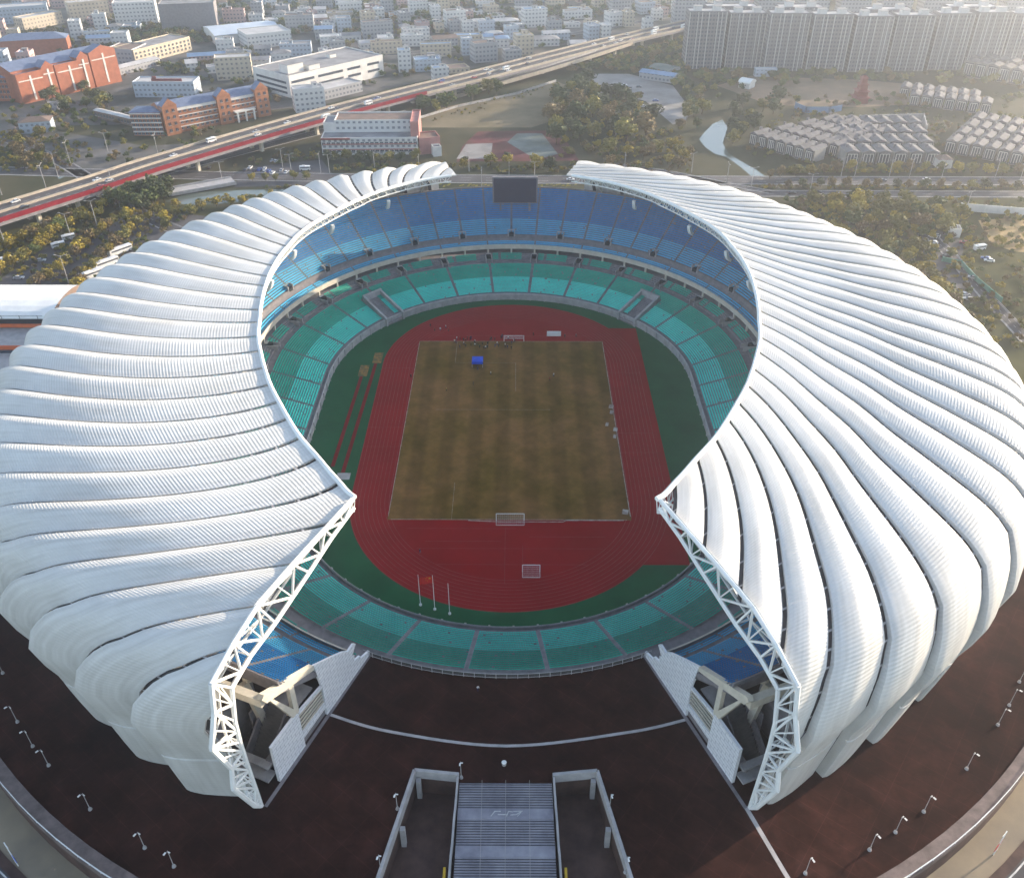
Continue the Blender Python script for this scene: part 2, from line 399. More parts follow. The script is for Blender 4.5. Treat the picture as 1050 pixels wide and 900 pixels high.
for s in (1, -1):
    p0, ud = P0[s], UD[s]; nn = Vector((ud.y, -ud.x)) * (1 if s > 0 else -1)   # nn points into the stand
    if nn.x * s > 0: nn = -nn
    def E(d, z, o=0.): v = p0 + ud * d + nn * o; return (v.x, v.y, z)
    def slab(mb, pts, th, mi=0, o=0.):
        A = [E(d, z, o) for d, z in pts]; B = [E(d, z, o + th) for d, z in pts]; uv = [(d, z) for d, z in pts]
        mb.poly(A, mi, uv); mb.poly(B[::-1], mi, uv[::-1])
        for i in range(len(pts)):
            j = (i + 1) % len(pts); mb.quad(A[j], A[i], B[i], B[j], mi)
    mb = MB()
    slab(mb, [(-.6, 7), (18, 7), (18, 16.6), (19.3, 24.9), (13, 20.9), (9, 18.2), (7.2, 16.4), (5.0, 16.6), (4.2, 15.8), (6.2, 13.6), (5.3, 13.2), (5.6, 11.4), (3.2, 10.6), (2.9, 9.4), (-.6, 8.3)], .6, 0, -.35)
    slab(mb, [(26.6, 7), (36, 7), (36, 18.4), (27, 18.4), (26.6, 17.8)], .7, 0, -.35)
    slab(mb, [(18, 9.6), (26.6, 9.6), (26.6, 11.6), (18, 11.2)], .6, 0, -.35); slab(mb, [(18, 16.2), (26.6, 17.4), (26.6, 18.2), (18, 16.9)], .6, 0, -.35)
    w = mb.build('end_wall', M['tile'], stand)
    mb = MB()
    for i in range(5): slab(mb, [(18.2, 11.6 + i * 1.0), (26.4, 11.9 + i * 1.12), (26.4, 12.2 + i * 1.12), (18.2, 11.9 + i * 1.0)], .3, 0, -.2)
    slab(mb, [(18, 11.2), (26.6, 11.6), (26.6, 17.4), (18, 16.2)], .1, 1, .3); slab(mb, [(18, 7), (26.6, 7), (26.6, 9.6), (18, 9.6)], .1, 2, .2)
    mb.build('louvre', [M['cream'], M['ink'], M['conc']], w)
    mb = MB()   # concrete frame carrying the seats
    slab(mb, [(19.3, 23.6), (19.3, 24.9), (34.4, 33.0), (35.2, 32.4), (34.2, 30.4)], 1.2, 0, -.3)
    slab(mb, [(34.2, 32.2), (33.0, 30.6), (26.0, 17.6), (27.8, 17.6)], 1.1, 0, -.25)
    slab(mb, [(26.1, 17.6), (26.1, 27.4), (27.5, 28.2), (27.5, 17.6)], 1.0, 0, -.2)
    for o in (8, 16): slab(mb, [(31.2, 28.2), (29.6, 27.4), (26.0, 7), (27.8, 7)], 1.1, 0, o); slab(mb, [(19.3, 19.8), (19.3, 20.8), (30, 28.6), (30, 27.4)], 1.1, 0, o)
    mb.hexa([E(33.6, 29.8, .3), E(35.2, 29.8, .3), E(35.2, 29.8, 26), E(33.6, 29.8, 26), E(33.6, 31.8, .3), E(35.2, 31.8, .3), E(35.2, 31.8, 26), E(33.6, 31.8, 26)], 0)
    mb.build('end_frame', M['cream'], stand)
    mb = MB()   # stair and landings behind the end wall
    def HB2(d0, d1, o0, o1, z0, z1, z2, mi=0):
        mb.hexa([E(d0, z0, o0), E(d1, z0, o0), E(d1, z0, o1), E(d0, z0, o1), E(d0, z1, o0), E(d1, z2, o0), E(d1, z2, o1), E(d0, z1, o1)], mi)
    n = 16
    for i in range(n): HB2(35 - i * .62, 35.62 - i * .62 - .62, 3.2, 8.2, 7.1 + i * .6 - 1.2, 7.1 + (i + 1) * .6, 7.1 + (i + 1) * .6, 0)
    HB2(19, 25.2, 1.5, 8.4, 16.3, 16.7, 16.7, 0); HB2(25, 36, 2.7, 3.1, 8, 18.4, 9.6, 1); HB2(25, 36, 8.3, 8.7, 8, 18.4, 9.6, 1)
    HB2(27, 35.5, .9, 2.6, 12.0, 12.4, 12.4, 1); HB2(35.3, 38, .8, 8.5, 8.6, 9.0, 9.0, 0); HB2(35.3, 37, 1.0, 9.5, 11.6, 12.0, 12.0, 0)
    HB2(24, 38, 13, 13.6, 7, 20, 20, 1)
    HB2(18, 30, 9.6, 10.0, 7, 17, 17, 1)
    mb.build('end_stair', [M['conc_l'], M['conc']], stand)

# ================================================================== ROOF
RC = (0., -15.)
class Pchip:
    """monotone cubic through a table, so the shell has no kinks"""
    def __init__(s, x, y):
        s.x, s.y = np.array(x, float), np.array(y, float); h = np.diff(s.x); d = np.diff(s.y) / h; m = np.zeros(len(s.x)); m[0], m[-1] = d[0], d[-1]
        for i in range(1, len(m) - 1):
            if d[i - 1] * d[i] > 0: w1, w2 = 2 * h[i] + h[i - 1], h[i] + 2 * h[i - 1]; m[i] = (w1 + w2) / (w1 / d[i - 1] + w2 / d[i])
        s.m = m
    def __call__(s, v):
        v = min(max(v, s.x[0]), s.x[-1]); i = min(int(np.searchsorted(s.x, v, 'right')) - 1, len(s.x) - 2); h = s.x[i + 1] - s.x[i]; t = (v - s.x[i]) / h
        return s.y[i] * (1 + 2 * t) * (1 - t) ** 2 + s.m[i] * h * t * (1 - t) ** 2 + s.y[i + 1] * t * t * (3 - 2 * t) + s.m[i + 1] * h * t * t * (t - 1)
def tab(T): return Pchip([t[0] for t in T], [t[1] for t in T])
ZIN = tab([(0, 52.5), (22, 52.5), (45, 51.2), (70, 50), (90, 49.5), (110, 49), (130, 48), (150, 46.5), (165, 46), (200, 46)])
RIN = tab([(-30, 103), (0, 101), (19, 98), (22.9, 94.3), (28.9, 88.9), (35, 84.8), (41.2, 81), (47.1, 78.2), (54.3, 75.9), (61.2, 74.2), (68.9, 73.3), (75.7, 73.2), (83.2, 73.4), (89.3, 74.5), (95.8, 76.3), (101.9, 78.6), (107, 81.1), (112.6, 84.2), (117.9, 87.6), (122.8, 91), (126.7, 94.5), (132, 99), (138.2, 104), (142.5, 108), (146.5, 112.2), (149.9, 115.7), (153.2, 119.1), (156.3, 121.8), (159.3, 124.3), (162.8, 126.8), (170.1, 130), (180, 131), (210, 126)])
ROUT = tab([(-30, 144.5), (25, 144), (60, 142.3), (90, 141.5), (120, 143.5), (150, 152), (180, 156), (210, 152)])
PT_ = [0, .3, .6, .8, .93, 1.0, 1.07, 1.09, 1.03, 1.01, .97]
PZ_ = [0, -.1, -.5, -1.5, -3.3, -6.0, -11, -17, -27, -33, -45.6]   # drops below the inner edge, last one stretched to the ground
ZBASE = 7.0
FT, FZ = Pchip(range(11), PT_), Pchip(range(11), PZ_)
WL = tab([(t / 20, .86 * (t / 20) ** 1.4) for t in range(21)])
WR1 = tab([(0, 0), (.32, .37), (.63, .66), (.81, .78), (.91, .85), (1.0, .91)])
WR2 = tab([(0, 0), (.15, .25), (.26, .42), (.42, .59), (.54, .71), (.7, .81), (.81, .86), (.93, .90), (1.0, .92)])
DL = tab([(-10, 28), (17, 28), (22.9, 28.2), (28.9, 27.5), (41.2, 26.5), (47, 26), (54.3, 24), (61.2, 21.5), (68.9, 18), (75.7, 15.5), (83.2, 12.5), (89.3, 10), (95.8, 8), (101.9, 6), (107, 5), (112.6, 3.9), (118, 3.2), (126, 2.6), (138, 1), (146, 1.6), (150, 3.4), (156, 6), (162, 8), (170, 9.5), (200, 9.5)])
DR = tab([(16, 20.5), (22, 20.5), (35, 22), (41, 24), (47, 25.7), (54, 27), (61, 28), (69, 28.7), (76, 29.5), (83, 30.5), (90, 31.5), (110, 33), (130, 31), (150, 27), (170, 25), (200, 24)])
def arc(sig):
    """profile parameter sig in [0,1] -> (t, drop fraction table)"""
    k = sig * (len(PT_) - 1); return FT(k), FZ(k)
SIGS = []
for i in range(len(PT_) - 1):
    m = [6, 6, 5, 4, 3, 3, 2, 2, 2, 2][i]
    SIGS += [(i + j / m) / (len(PT_) - 1) for j in range(m)]
SIGS += [1.0, .843, .846, .854, .857]; SIGS = sorted(set(SIGS))
def wfun(side, psi0, t):
    t = max(t, 0)
    if side > 0: return WL(t)
    b = min(max((psi0 - 45) / 25, 0), 1)
    return WR1(t) * (1 - b) + WR2(t) * b
def surf(psi, sig, side):
    """point on the smooth shell; psi from the near side, side +1 = left"""
    t, dz = arc(sig); ri, ro, zi = RIN(psi), ROUT(psi), ZIN(psi)
    r = ri + (ro - ri) * t if t <= 1 else ro + 46 * (t - 1); zz = zi + dz * ((zi - ZBASE) / 45.6 if dz < -12 else 1) if dz < -12 else zi + dz
    if dz < -12: zz = (zi - 12) + (dz + 12) / 33.6 * (zi - 12 - ZBASE)
    a = rad(psi); return Vector((RC[0] - side * math.sin(a) * r, RC[1] - math.cos(a) * r, zz))
def psi_line(side, psi0, sig):
    """swirled boundary line that starts at psi0 on the inner edge; psi grows on the left, shrinks on the right"""
    w = wfun(side, psi0, arc(sig)[0]) if sig <= .5 else 1 - (1 - wfun(side, psi0, 1.)) * (1 - min(1, (sig - .5) * 4.5)) ** 2
    D = DL(psi0) if side > 0 else -DR(psi0)
    return psi0 + D * w
PSI0 = [22.6, 28.7, 34.8, 41.0, 47.1, 54.0, 61.2, 69, 76, 83, 89.3, 95.6, 101.6, 106.5, 112, 117.2, 122, 126.2, 130.6, 135, 139, 143, 146.7, 150, 153.2, 156.3, 159.3, 162.8, 166.5, 170.2]
PS = {1: [-6.7, -.7, 5.3, 11.7, 17.3] + PSI0 + [174], -1: PSI0 + [174, 178, 182, 186, 190.5, 195]}
FE0, FE1 = Vector((22.6, 111.5)), Vector((32.5, 139.5))      # far end line (right side; mirrored on the left)
def cut(me, planes):
    bm = bmesh.new(); bm.from_mesh(me)
    for co, no in planes:
        bmesh.ops.bisect_plane(bm, geom=bm.verts[:] + bm.edges[:] + bm.faces[:], plane_co=co, plane_no=no, clear_outer=True)
    bm.to_mesh(me); n = len(bm.faces); bm.free(); return n
def petal_mesh(side, pa, pb):
    mb = MB(); NUu = 14; th = .45; grid, low = [], []
    for sig in SIGS:
        t, dz = arc(sig); A, B = psi_line(side, pa, sig), psi_line(side, pb, sig)
        r = (surf((A + B) / 2, sig, side) - Vector((0, -15, 0))).xy.length; g = math.degrees(.6 / r)
        e = .004; p1, p2 = surf((A + B) / 2, min(sig + e, 1), side), surf((A + B) / 2, max(sig - e, 0), side)
        tan = (p1 - p2).normalized(); a = rad((A + B) / 2); tang = Vector((-side * math.cos(a), math.sin(a), 0))
        nrm = tan.cross(tang).normalized()
        if sig < .5 and nrm.z < 0 or sig >= .5 and nrm.dot(Vector((-side * math.sin(a), -math.cos(a), .3))) < 0: nrm = -nrm
        H = .22 + 1.0 * min(1, max(0, t / .7)) ** 1.1
        wdt = (B - A) * rad(1) * r; H *= min(1, wdt / 13.); fall = min(1, max(0, (-dz - 2.5) / 15.)); H *= 1 - (.65 if side > 0 else .8) * fall
        mid = (A + B) / 2; S = .55 * min(1, max(0, t / .7)) + fall * (3.7 if mid < 75 else 3.7 - 1.9 * min(1, (mid - 75) / 60)) * (1.1 if side > 0 else .38)
        row, rl = [], []
        for j in range(NUu + 1):
            u = j / NUu; k = u if side < 0 else 1 - u       # k = 0 at the edge that stands proud, as shingles overlap
            uu = A + g + (B - A - 2 * g) * u; p = surf(uu, sig, side); c_ = .36 if side > 0 else .5; hgt = H * (1 - abs((k - c_) / (c_ if k < c_ else 1 - c_)) ** 1.32) + S * (1 - k) * (1 - math.exp(-k * 22) * .25)
            if abs(sig - .85) < .005: hgt -= .45
            row.append(p + nrm * (hgt + .12)); rl.append(p + nrm * (hgt + .12 - th))
        q0 = surf(A + g * .9 if side < 0 else B - g * .9, sig, side) + nrm * .05       # return face of the step
        if side < 0: row.insert(0, q0); rl.insert(0, q0 - nrm * .3)
        else: row.append(q0); rl.append(q0 - nrm * .3)
        grid.append(row); low.append(rl)
    NUu += 1
    n = len(SIGS); L = [0]
    for i in range(1, n): L.append(L[-1] + (grid[i][6] - grid[i - 1][6]).length)
    # one welded shell: top sheet, bottom sheet, rim
    V, UV = [], []
    for rows in (grid, low):
        for i in range(n):
            for j in range(NUu + 1): V.append(tuple(rows[i][j])); UV.append((L[i], j * .9))
    W = NUu + 1; K = n * W; F = []
    for i in range(n - 1):
        for j in range(NUu):
            a, b, c, d = i * W + j, (i + 1) * W + j, (i + 1) * W + j + 1, i * W + j + 1
            f = (a, b, c, d) if side > 0 else (a, d, c, b)
            F.append(f); F.append(tuple(x + K for x in f[::-1]))
    for i in range(n - 1):
        for j in (0, NUu):
            a, b = i * W + j, (i + 1) * W + j; F.append((a, b, b + K, a + K))
    for j in range(NUu):
        for i in (0, n - 1):
            a, b = i * W + j, i * W + j + 1; F.append((a, b, b + K, a + K))
    me = bpy.data.meshes.new('roof_petal'); me.from_pydata(V, [], F); me.materials.append(M['roof'])
    ul = me.uv_layers.new(name='UVMap'); idx = np.empty(len(me.loops), np.int32); me.loops.foreach_get('vertex_index', idx)
    ul.data.foreach_set('uv', np.array(UV, np.float32)[idx].ravel())
    bm = bmesh.new(); bm.from_mesh(me); bmesh.ops.recalc_face_normals(bm, faces=bm.faces[:]); bm.to_mesh(me); bm.free()
    return me
def gutter_mesh(side, pa):
    mb = MB(); pts = []
    for sig in SIGS:
        A = psi_line(side, pa, sig); p = surf(A, sig, side); r = math.hypot(p.x, p.y + 15); g = math.degrees(.75 / r)
        a = rad(A); out = Vector((-side * math.sin(a), -math.cos(a), 0)); t, dz = arc(sig)
        k = min(1, max(0, (-dz - 4) / 8)); off = (Vector((0, 0, 1)) * (1 - k) + out * k) * (-.5)
        pts.append((surf(A - g, sig, side) + off, surf(A + g, sig, side) + off, dz))
    for i in range(len(pts) - 1):
        a, b, c, d = pts[i][0], pts[i + 1][0], pts[i + 1][1], pts[i][1]
        mi = 0 if pts[i][2] > -14 else 1 if pts[i][2] > -19 else 3
        mb.quad(a, b, c, d, mi)
        if i % 2 == 0 and i: 
            u = Vector((0, 0, .42)); e = (b - a).normalized() * .5
            mb.quad(a + u, a + e + u, d + e + u, d + u, 2)
    me_o = mb.build('gutter', [M['dark'], M['gutter_pale'], M['conc_l'], M['roof']]); return me_o
for side in (1, -1):
    nm = 'west' if side > 0 else 'east'
    lab = 'white ribbed roof shell with a sunlit end truss, over the stand nearer the highway' if side > 0 else 'white ribbed roof shell with bright striped vaults beside the sunlit brown plaza'
    roof = thing('stadium_roof', lab, 'roof', (0, 0, 0), group='two roof shells of the stadium')
    nv = Vector((UD[side].y, -UD[side].x, 0)) * (1 if side > 0 else -1)
    no = Vector((-nv.x, -nv.y, 0)) if (nv.x * -side) > 0 else nv       # outward of the cut = towards the axis
    if no.x * side < 0: no = -no
    near = (Vector((P0[side].x, P0[side].y, 0)), no)
    f0 = Vector((-side * FE0.x, FE0.y, 0)); f1 = Vector((-side * FE1.x, FE1.y, 0)); dv = (f1 - f0); fn = Vector((dv.y, -dv.x, 0)).normalized()
    if fn.x * side < 0: fn = -fn
    far = (f0, fn)
    ps = PS[side]; made = {}
    for pa, pb in zip(ps, ps[1:]):
        me = petal_mesh(side, pa, pb)
        # far half cut by the far plane, near half by the near plane
        xs = [v.co.y for v in me.vertices]
        mid = sum(xs) / len(xs)
        n = cut(me, [near] if mid < -20 else [far] if mid > 40 else [])
        if n < 4: continue
        me.polygons.foreach_set('use_smooth', [abs(p.normal.length) > 0 for p in me.polygons])
        me.set_sharp_from_angle(angle=rad(38))
        o = link('roof_petal', me, roof)
        g = gutter_mesh(side, pa); ys = [v.co.y for v in g.data.vertices]; my = sum(ys) / len(ys)
        n = cut(g.data, [near] if my < -20 else [far] if my > 40 else [])
        if n < 2: bpy.data.objects.remove(g)
        else: g.parent = o
    # inner edge beam with a lattice beneath it
    psis = np.linspace(19.2 if side > 0 else 18.9, 168.8, 150); top, bot, bot2 = [], [], []
    for p in psis:
        a = rad(p); ri, zi = RIN(p), ZIN(p)
        def pt(r, z): return Vector((RC[0] - side * math.sin(a) * r, RC[1] - math.cos(a) * r, z))
        dd = 2.9 if p < 150 else 2.6
        top.append(pt(ri - .25, zi + .15)); bot.append(pt(ri + .7, zi - dd)); bot2.append(pt(ri + 3.6, zi - .9))
    mb = MB()
    for i in range(len(top) - 1): mb.bar(top[i], top[i + 1], .62, 0, 6)
    for i in range(len(top) - 1):
        u = Vector((0, 0, .75)); a, b = top[i], top[i + 1]; k = Vector((0, 0, -.55))
        mb.quad(a + u, b + u, b + k, a + k); 
    mb.build('edge_beam', M['white'], roof)
    mb = MB()
    for i in range(len(top) - 1):
        mb.bar(bot[i], bot[i + 1], .26); 
        mb.bar(top[i], bot[i], .13); mb.bar(bot[i], top[i + 1], .13) if i % 2 == 0 else mb.bar(top[i], bot[i + 1], .13)
        mb.bar(bot[i], bot2[i], .12)
    mb.build('edge_lattice', M['white'], roof)
    # end truss on the near cut
    p0, ud = P0[side], UD[side]
    def E(d, z, o=0.): v = p0 + ud * d; return Vector((v.x - side * o * ud.y * side, v.y, z)) if False else Vector((v.x + o * (-side) * .923, v.y + o * .384, z))
    ch1 = [(-2.6, 53.2), (8, 53.4), (19, 53.6), (30.5, 53.4), (38, 51.4), (45, 48.4), (46.2, 42), (49.0, 35.2), (46.2, 25.5), (47.2, 20.5), (43.6, 9.4), (42, 7)]
    ch2 = [(-2.6, 51.0), (6, 50.0), (15, 48.0), (27, 45.6), (35, 44.8), (41, 42.8), (42.4, 35), (42.6, 29), (42.5, 23), (42.3, 16.5), (42.1, 10.5), (42, 7)]
    mb = MB()
    for i in range(len(ch1) - 1):
        a, b = E(*ch1[i]), E(*ch1[i + 1]); mb.bar(a, b, .5, 0, 6); c, d = E(*ch2[i]), E(*ch2[i + 1]); mb.bar(c, d, .48, 0, 6)
        c2, d2 = E(*ch2[i], 3.2), E(*ch2[i + 1], 3.2); mb.bar(c2, d2, .3)
        m1 = (a + b) / 2; m2 = (c + d) / 2
        mb.bar(a, m2, .27); mb.bar(m2, b, .27); mb.bar(b, d, .27)
        mb.bar(a, c2, .2); mb.bar(m2, c2, .18); mb.bar(b, c2, .2); mb.bar(c, c2, .18)
        mb.bar(m1, m2, .18)
    mb.build('end_truss', M['white'], roof)
    mb = MB()   # rim plate along the cut edge
    for i in range(len(ch1) - 4):
        a, b = E(*ch1[i], .3), E(*ch1[i + 1], .3); u = Vector((0, 0, .5)) 
        mb.quad(a - u, b - u, b + u, a + u)
    mb.build('edge_plate', M['white'], roof)
    # radial trusses that carry the shell, seen under the far part
    for p in np.linspace(30, 165, 19):
        mb = MB(); pr_t, pr_b = [], []
        for t in np.linspace(.03, .9, 9):
            k = np.interp(t, PT_[:6], [i / 10 for i in range(6)]); q = surf(p, k, side); pr_t.append(q - Vector((0, 0, .7))); pr_b.append(q - Vector((0, 0, .7 + 2.4 + 1.6 * t)))
        for i in range(8):
            mb.bar(pr_t[i], pr_t[i + 1], .2); mb.bar(pr_b[i], pr_b[i + 1], .25); mb.bar(pr_b[i], pr_t[i], .12); mb.bar(pr_b[i], pr_t[i + 1], .12)
        d = pr_b[5]; a = rad(p)
        x, y = -side * math.sin(a), -math.cos(a)
        foot = Vector((d.x, d.y, 30)) 
        # foot stands on the back rim of the upper tier
        cy = CYN if d.y < CYN else CYF if d.y > CYF else d.y; v = Vector((d.x, d.y - cy)); v = v.normalized() * (R0 + 49.6)
        foot = Vector((v.x, v.y + cy, 31.8)); mb.bar(foot, pr_b[4], .35); mb.bar(foot, pr_b[7], .35)
        mb.build('roof_truss', M['cream'], roof)

# loudspeakers hanging under the inner edge
lsx = [(368, 1), (396, 1), (432, 1), (321, 1), (285, 1)]
def speaker_mesh():
    mb = MB()
    for i in range(6):
        a0, a1 = rad(8 + 9 * i), rad(17 + 9 * i); r0, r1 = 5.2, 6.3
        P = lambda a, r, y: (r * math.cos(a) - 5.2, y, -r * math.sin(a))
        mb.hexa([P(a0, r0, -.6), P(a1, r0, -.6), P(a1, r0, .6), P(a0, r0, .6), P(a0, r1, -.6), P(a1, r1, -.6), P(a1, r1, .6), P(a0, r1, .6)])
    mb.bar((.3, 0, 0), (.3, 0, 2.2), .06); return mb
spk = None
SPK = [(127, 1, 'third'), (141, 1, 'second'), (156, 1, 'first'), (112, 1, 'fourth'), (127, -1, 'third'), (141, -1, 'second'), (156, -1, 'first'), (112, -1, 'fourth')]
for p, side, word in SPK:
    lab = 'white curved loudspeaker column hung from the %s roof edge, %s from the scoreboard' % ('sunlit left' if side > 0 else 'shaded right', word)
    a = rad(p); ri, zi = RIN(p), ZIN(p); loc = (-side * math.sin(a) * (ri + 2.2), -15 - math.cos(a) * (ri + 2.2), zi - 4.6)
    if spk is None: spk = speaker_mesh().build('loudspeaker', M['white']); o = spk
    else: o = spk.copy(); COL.objects.link(o)
    o.location = loc; o.rotation_euler = (0, 0, math.atan2(math.cos(a), side * math.sin(a)))
    tag(o, lab, 'loudspeaker', 'loudspeakers under the roof edge')

# scoreboard
sb = thing('scoreboard', 'large dark blank scoreboard on the back rim of the far blue stand', 'scoreboard', (1.6, 130, 24.6))
mb = MB(); mb.box((0, .2, 8.9), (20.0, 1.4, 12.0)); mb.build('frame', M['conc'], sb)
mb = MB(); mb.box((0, -.62, 8.9), (18.6, .25, 10.8)); mb.build('screen', M['screen'], sb)
for x in (-6.5, 6.5):
    mb = MB(); mb.box((x, .3, 1.2), (.9, 1.2, 4.4)); mb.build('leg', M['conc'], sb)

# ================================================================== FIELD
def disco(r, cyn, cyf, n=48):
    return [(-r * math.sin(a), cyn - r * math.cos(a)) for a in np.linspace(-math.pi / 2, math.pi / 2, n)] + [(-r * math.sin(a), cyf - r * math.cos(a)) for a in np.linspace(math.pi / 2, 3 * math.pi / 2, n)]
M['apron'] = mat('green_synthetic_turf', (.012, .10, .042), (.008, .075, .032), .08, .95, spec=.04)
M['track'] = mat('red_running_track', (.27, .007, .011), (.215, .005, .008), .06, .95, detail=6, spec=.04)
M['runway'] = mat('red_runway', (.2, .01, .015), (.16, .008, .011), .2, .95, spec=.04)
def pitch_mat():
    m, nt, b = newmat('worn_mown_grass')
    tc = nd(nt, 'ShaderNodeTexCoord'); sep = nd(nt, 'ShaderNodeSeparateXYZ'); nt.links.new(tc.outputs['Object'], sep.inputs[0])
    a = nd(nt, 'ShaderNodeMath', operation='MULTIPLY'); a.inputs[1].default_value = 2 * math.pi / 9.2
    s = nd(nt, 'ShaderNodeMath', operation='SINE'); nt.links.new(sep.outputs[0], a.inputs[0]); nt.links.new(a.outputs[0], s.inputs[0])
    n1 = nd(nt, 'ShaderNodeTexNoise', Scale=.04, Detail=8., Roughness=.65); nt.links.new(tc.outputs['Object'], n1.inputs['Vector'])
    n2 = nd(nt, 'ShaderNodeTexNoise', Scale=.5, Detail=8., Roughness=.7); nt.links.new(tc.outputs['Object'], n2.inputs['Vector'])
    r1 = nd(nt, 'ShaderNodeValToRGB'); r1.color_ramp.elements[0].position = .36; r1.color_ramp.elements[1].position = .62
    r1.color_ramp.elements[0].color = (.115, .07, .011, 1); r1.color_ramp.elements[1].color = (.21, .105, .036, 1)
    nt.links.new(n1.outputs['Fac'], r1.inputs['Fac'])
    mr = nd(nt, 'ShaderNodeMapRange'); mr.inputs['From Min'].default_value = -.5; mr.inputs['From Max'].default_value = .5
    mr.inputs['To Min'].default_value = .84; mr.inputs['To Max'].default_value = 1.08; nt.links.new(s.outputs[0], mr.inputs['Value'])
    mr2 = nd(nt, 'ShaderNodeMapRange'); mr2.inputs['From Min'].default_value = .3; mr2.inputs['From Max'].default_value = .7
    mr2.inputs['To Min'].default_value = .9; mr2.inputs['To Max'].default_value = 1.08; nt.links.new(n2.outputs['Fac'], mr2.inputs['Value'])
    mm = nd(nt, 'ShaderNodeMath', operation='MULTIPLY'); nt.links.new(mr.outputs[0], mm.inputs[0]); nt.links.new(mr2.outputs[0], mm.inputs[1])
    n3 = nd(nt, 'ShaderNodeTexNoise', Scale=.16, Detail=9., Roughness=.72); nt.links.new(tc.outputs['Object'], n3.inputs['Vector'])
    r3 = nd(nt, 'ShaderNodeMapRange'); r3.inputs['From Min'].default_value = .38; r3.inputs['From Max'].default_value = .64; r3.inputs['To Min'].default_value = .9; r3.inputs['To Max'].default_value = 1.12; nt.links.new(n3.outputs['Fac'], r3.inputs['Value'])
    m3 = nd(nt, 'ShaderNodeMath', operation='MULTIPLY'); nt.links.new(mm.outputs[0], m3.inputs[0]); nt.links.new(r3.outputs[0], m3.inputs[1])
    sc = nd(nt, 'ShaderNodeVectorMath', operation='SCALE'); nt.links.new(r1.outputs['Color'], sc.inputs[0]); nt.links.new(m3.outputs[0], sc.inputs['Scale'])
    nt.links.new(sc.outputs['Vector'], b.inputs['Base Color']); b.inputs['Roughness'].default_value = .95; b.inputs['Specular IOR Level'].default_value = .03
    return m
mb = MB(); tri_poly(mb, [disco(R0 + .2, CYN, CYF)], 0.0); struct('apron', mb, M['apron'])
TN, TF, TI, TO = -42., 36.5, 36.6, 48.4
mb = MB(); tri_poly(mb, [disco(TO, TN, TF)], .02)
for y0, y1, x1 in ((-72.5, -30, 50.6), (-30, 64.4, 50.6)):
    mb.quad((30, y0, .028), (x1, y0, .028), (x1, y1, .028), (30, y1, .028))
struct('running_track', mb, M['track'])
mb = MB(); mb.quad((-36, -53.7, .05), (36.3, -53.7, .05), (36.3, 53.6, .05), (-36, 53.6, .05)); struct('pitch', mb, pitch_mat())
mb = MB()
for i in range(10):
    r = TI + i * (TO - TI - .2) / 9; P = disco(r, TN, TF, 60); P.append(P[0]); ribbon(mb, P, .14, .045)
for y in (-9, 30, -20): ribbon(mb, [(TI, y), (TO, y)], .12, .047); ribbon(mb, [(-TO, y + 3), (-TI, y + 3)], .12, .047)
for y, x0, x1 in ((-63, -24, -2), (-66, -26, 27), (-57.5, -30, 2), (-72.5, -20, 22), (-61, 6, 28), (58, -30, 30)): ribbon(mb, [(x0, y), (x1, y)], .12, .046)
ribbon(mb, [(-1, -57), (-1, -80)], .1, .046); ribbon(mb, [(4, -65), (4, -72)], .1, .046)
struct('lane_markings', mb, M['laneline'])
mb = MB()
def rect(x0, y0, x1, y1, z=.062, w=.16):
    for a, b in (((x0, y0), (x1, y0)), ((x1, y0), (x1, y1)), ((x1, y1), (x0, y1)), ((x0, y1), (x0, y0))): ribbon(mb, [a, b], w, z)
ribbon(mb, [(-26, 5), (14, 5)], .1, .062); ribbon(mb, [(-17, -53.4), (-17, -36)], .1, .062); ribbon(mb, [(-21, 53), (-21, 37)], .1, .062); ribbon(mb, [(-21, 37), (2, 37)], .08, .062)
ribbon(mb, [(2, 37), (2, 17)], .1, .062); ribbon(mb, [(-12, -53.9), (-2, -54.5), (16, -54.5), (17, -53.8), (34, -53.8)], .3, .062)
ribbon(mb, [(36.15, 53), (36.15, -52)], .22, .062); ribbon(mb, [(-35.9, 53), (-35.9, -52)], .18, .062); ribbon(mb, [(-35.9, 53.4), (36.15, 53.4)], .18, .062); ribbon(mb, [(-35, -53.5), (35, -53.5)], .18, .062)
for x, y, w in ((35.4, 6, 1.6), (35.2, 2.5, 1.1), (35.6, -8, 1.4), (35, -12, 1.0), (34.6, -51, 1.8), (33, -5, 1.0)): ribbon(mb, [(x, y), (x + .5, y + 2.2)], w, .064)
struct('pitch_markings', mb, M['line'])
mb = MB()
ribbon(mb, [(-55.2, 27), (-56.6, -28)], 1.25, .03); ribbon(mb, [(-51.1, 36.4), (-52.8, -31)], 1.25, .03)
struct('jump_runways', mb, M['runway'])
M['sand'] = mat('worn_orange_sand', (.28, .15, .035), (.1, .09, .04), .6, .9, lo=.42, hi=.6)
mb = MB()
for x, y in ((-54.9, 31), (-50.8, 40.5)): mb.quad((x - 1.7, y - 4, .035), (x + 1.7, y - 4, .035), (x + 1.7, y + 4, .035), (x - 1.7, y + 4, .035))
struct('sand_pits_surface', mb, M['sand'])
mb = MB(); mb.quad((-54.4, -34.6, .034), (-50.2, -34.6, .034), (-50.2, -31.2, .034), (-54.4, -31.2, .034)); struct('start_pad', mb, M['conc_l'])

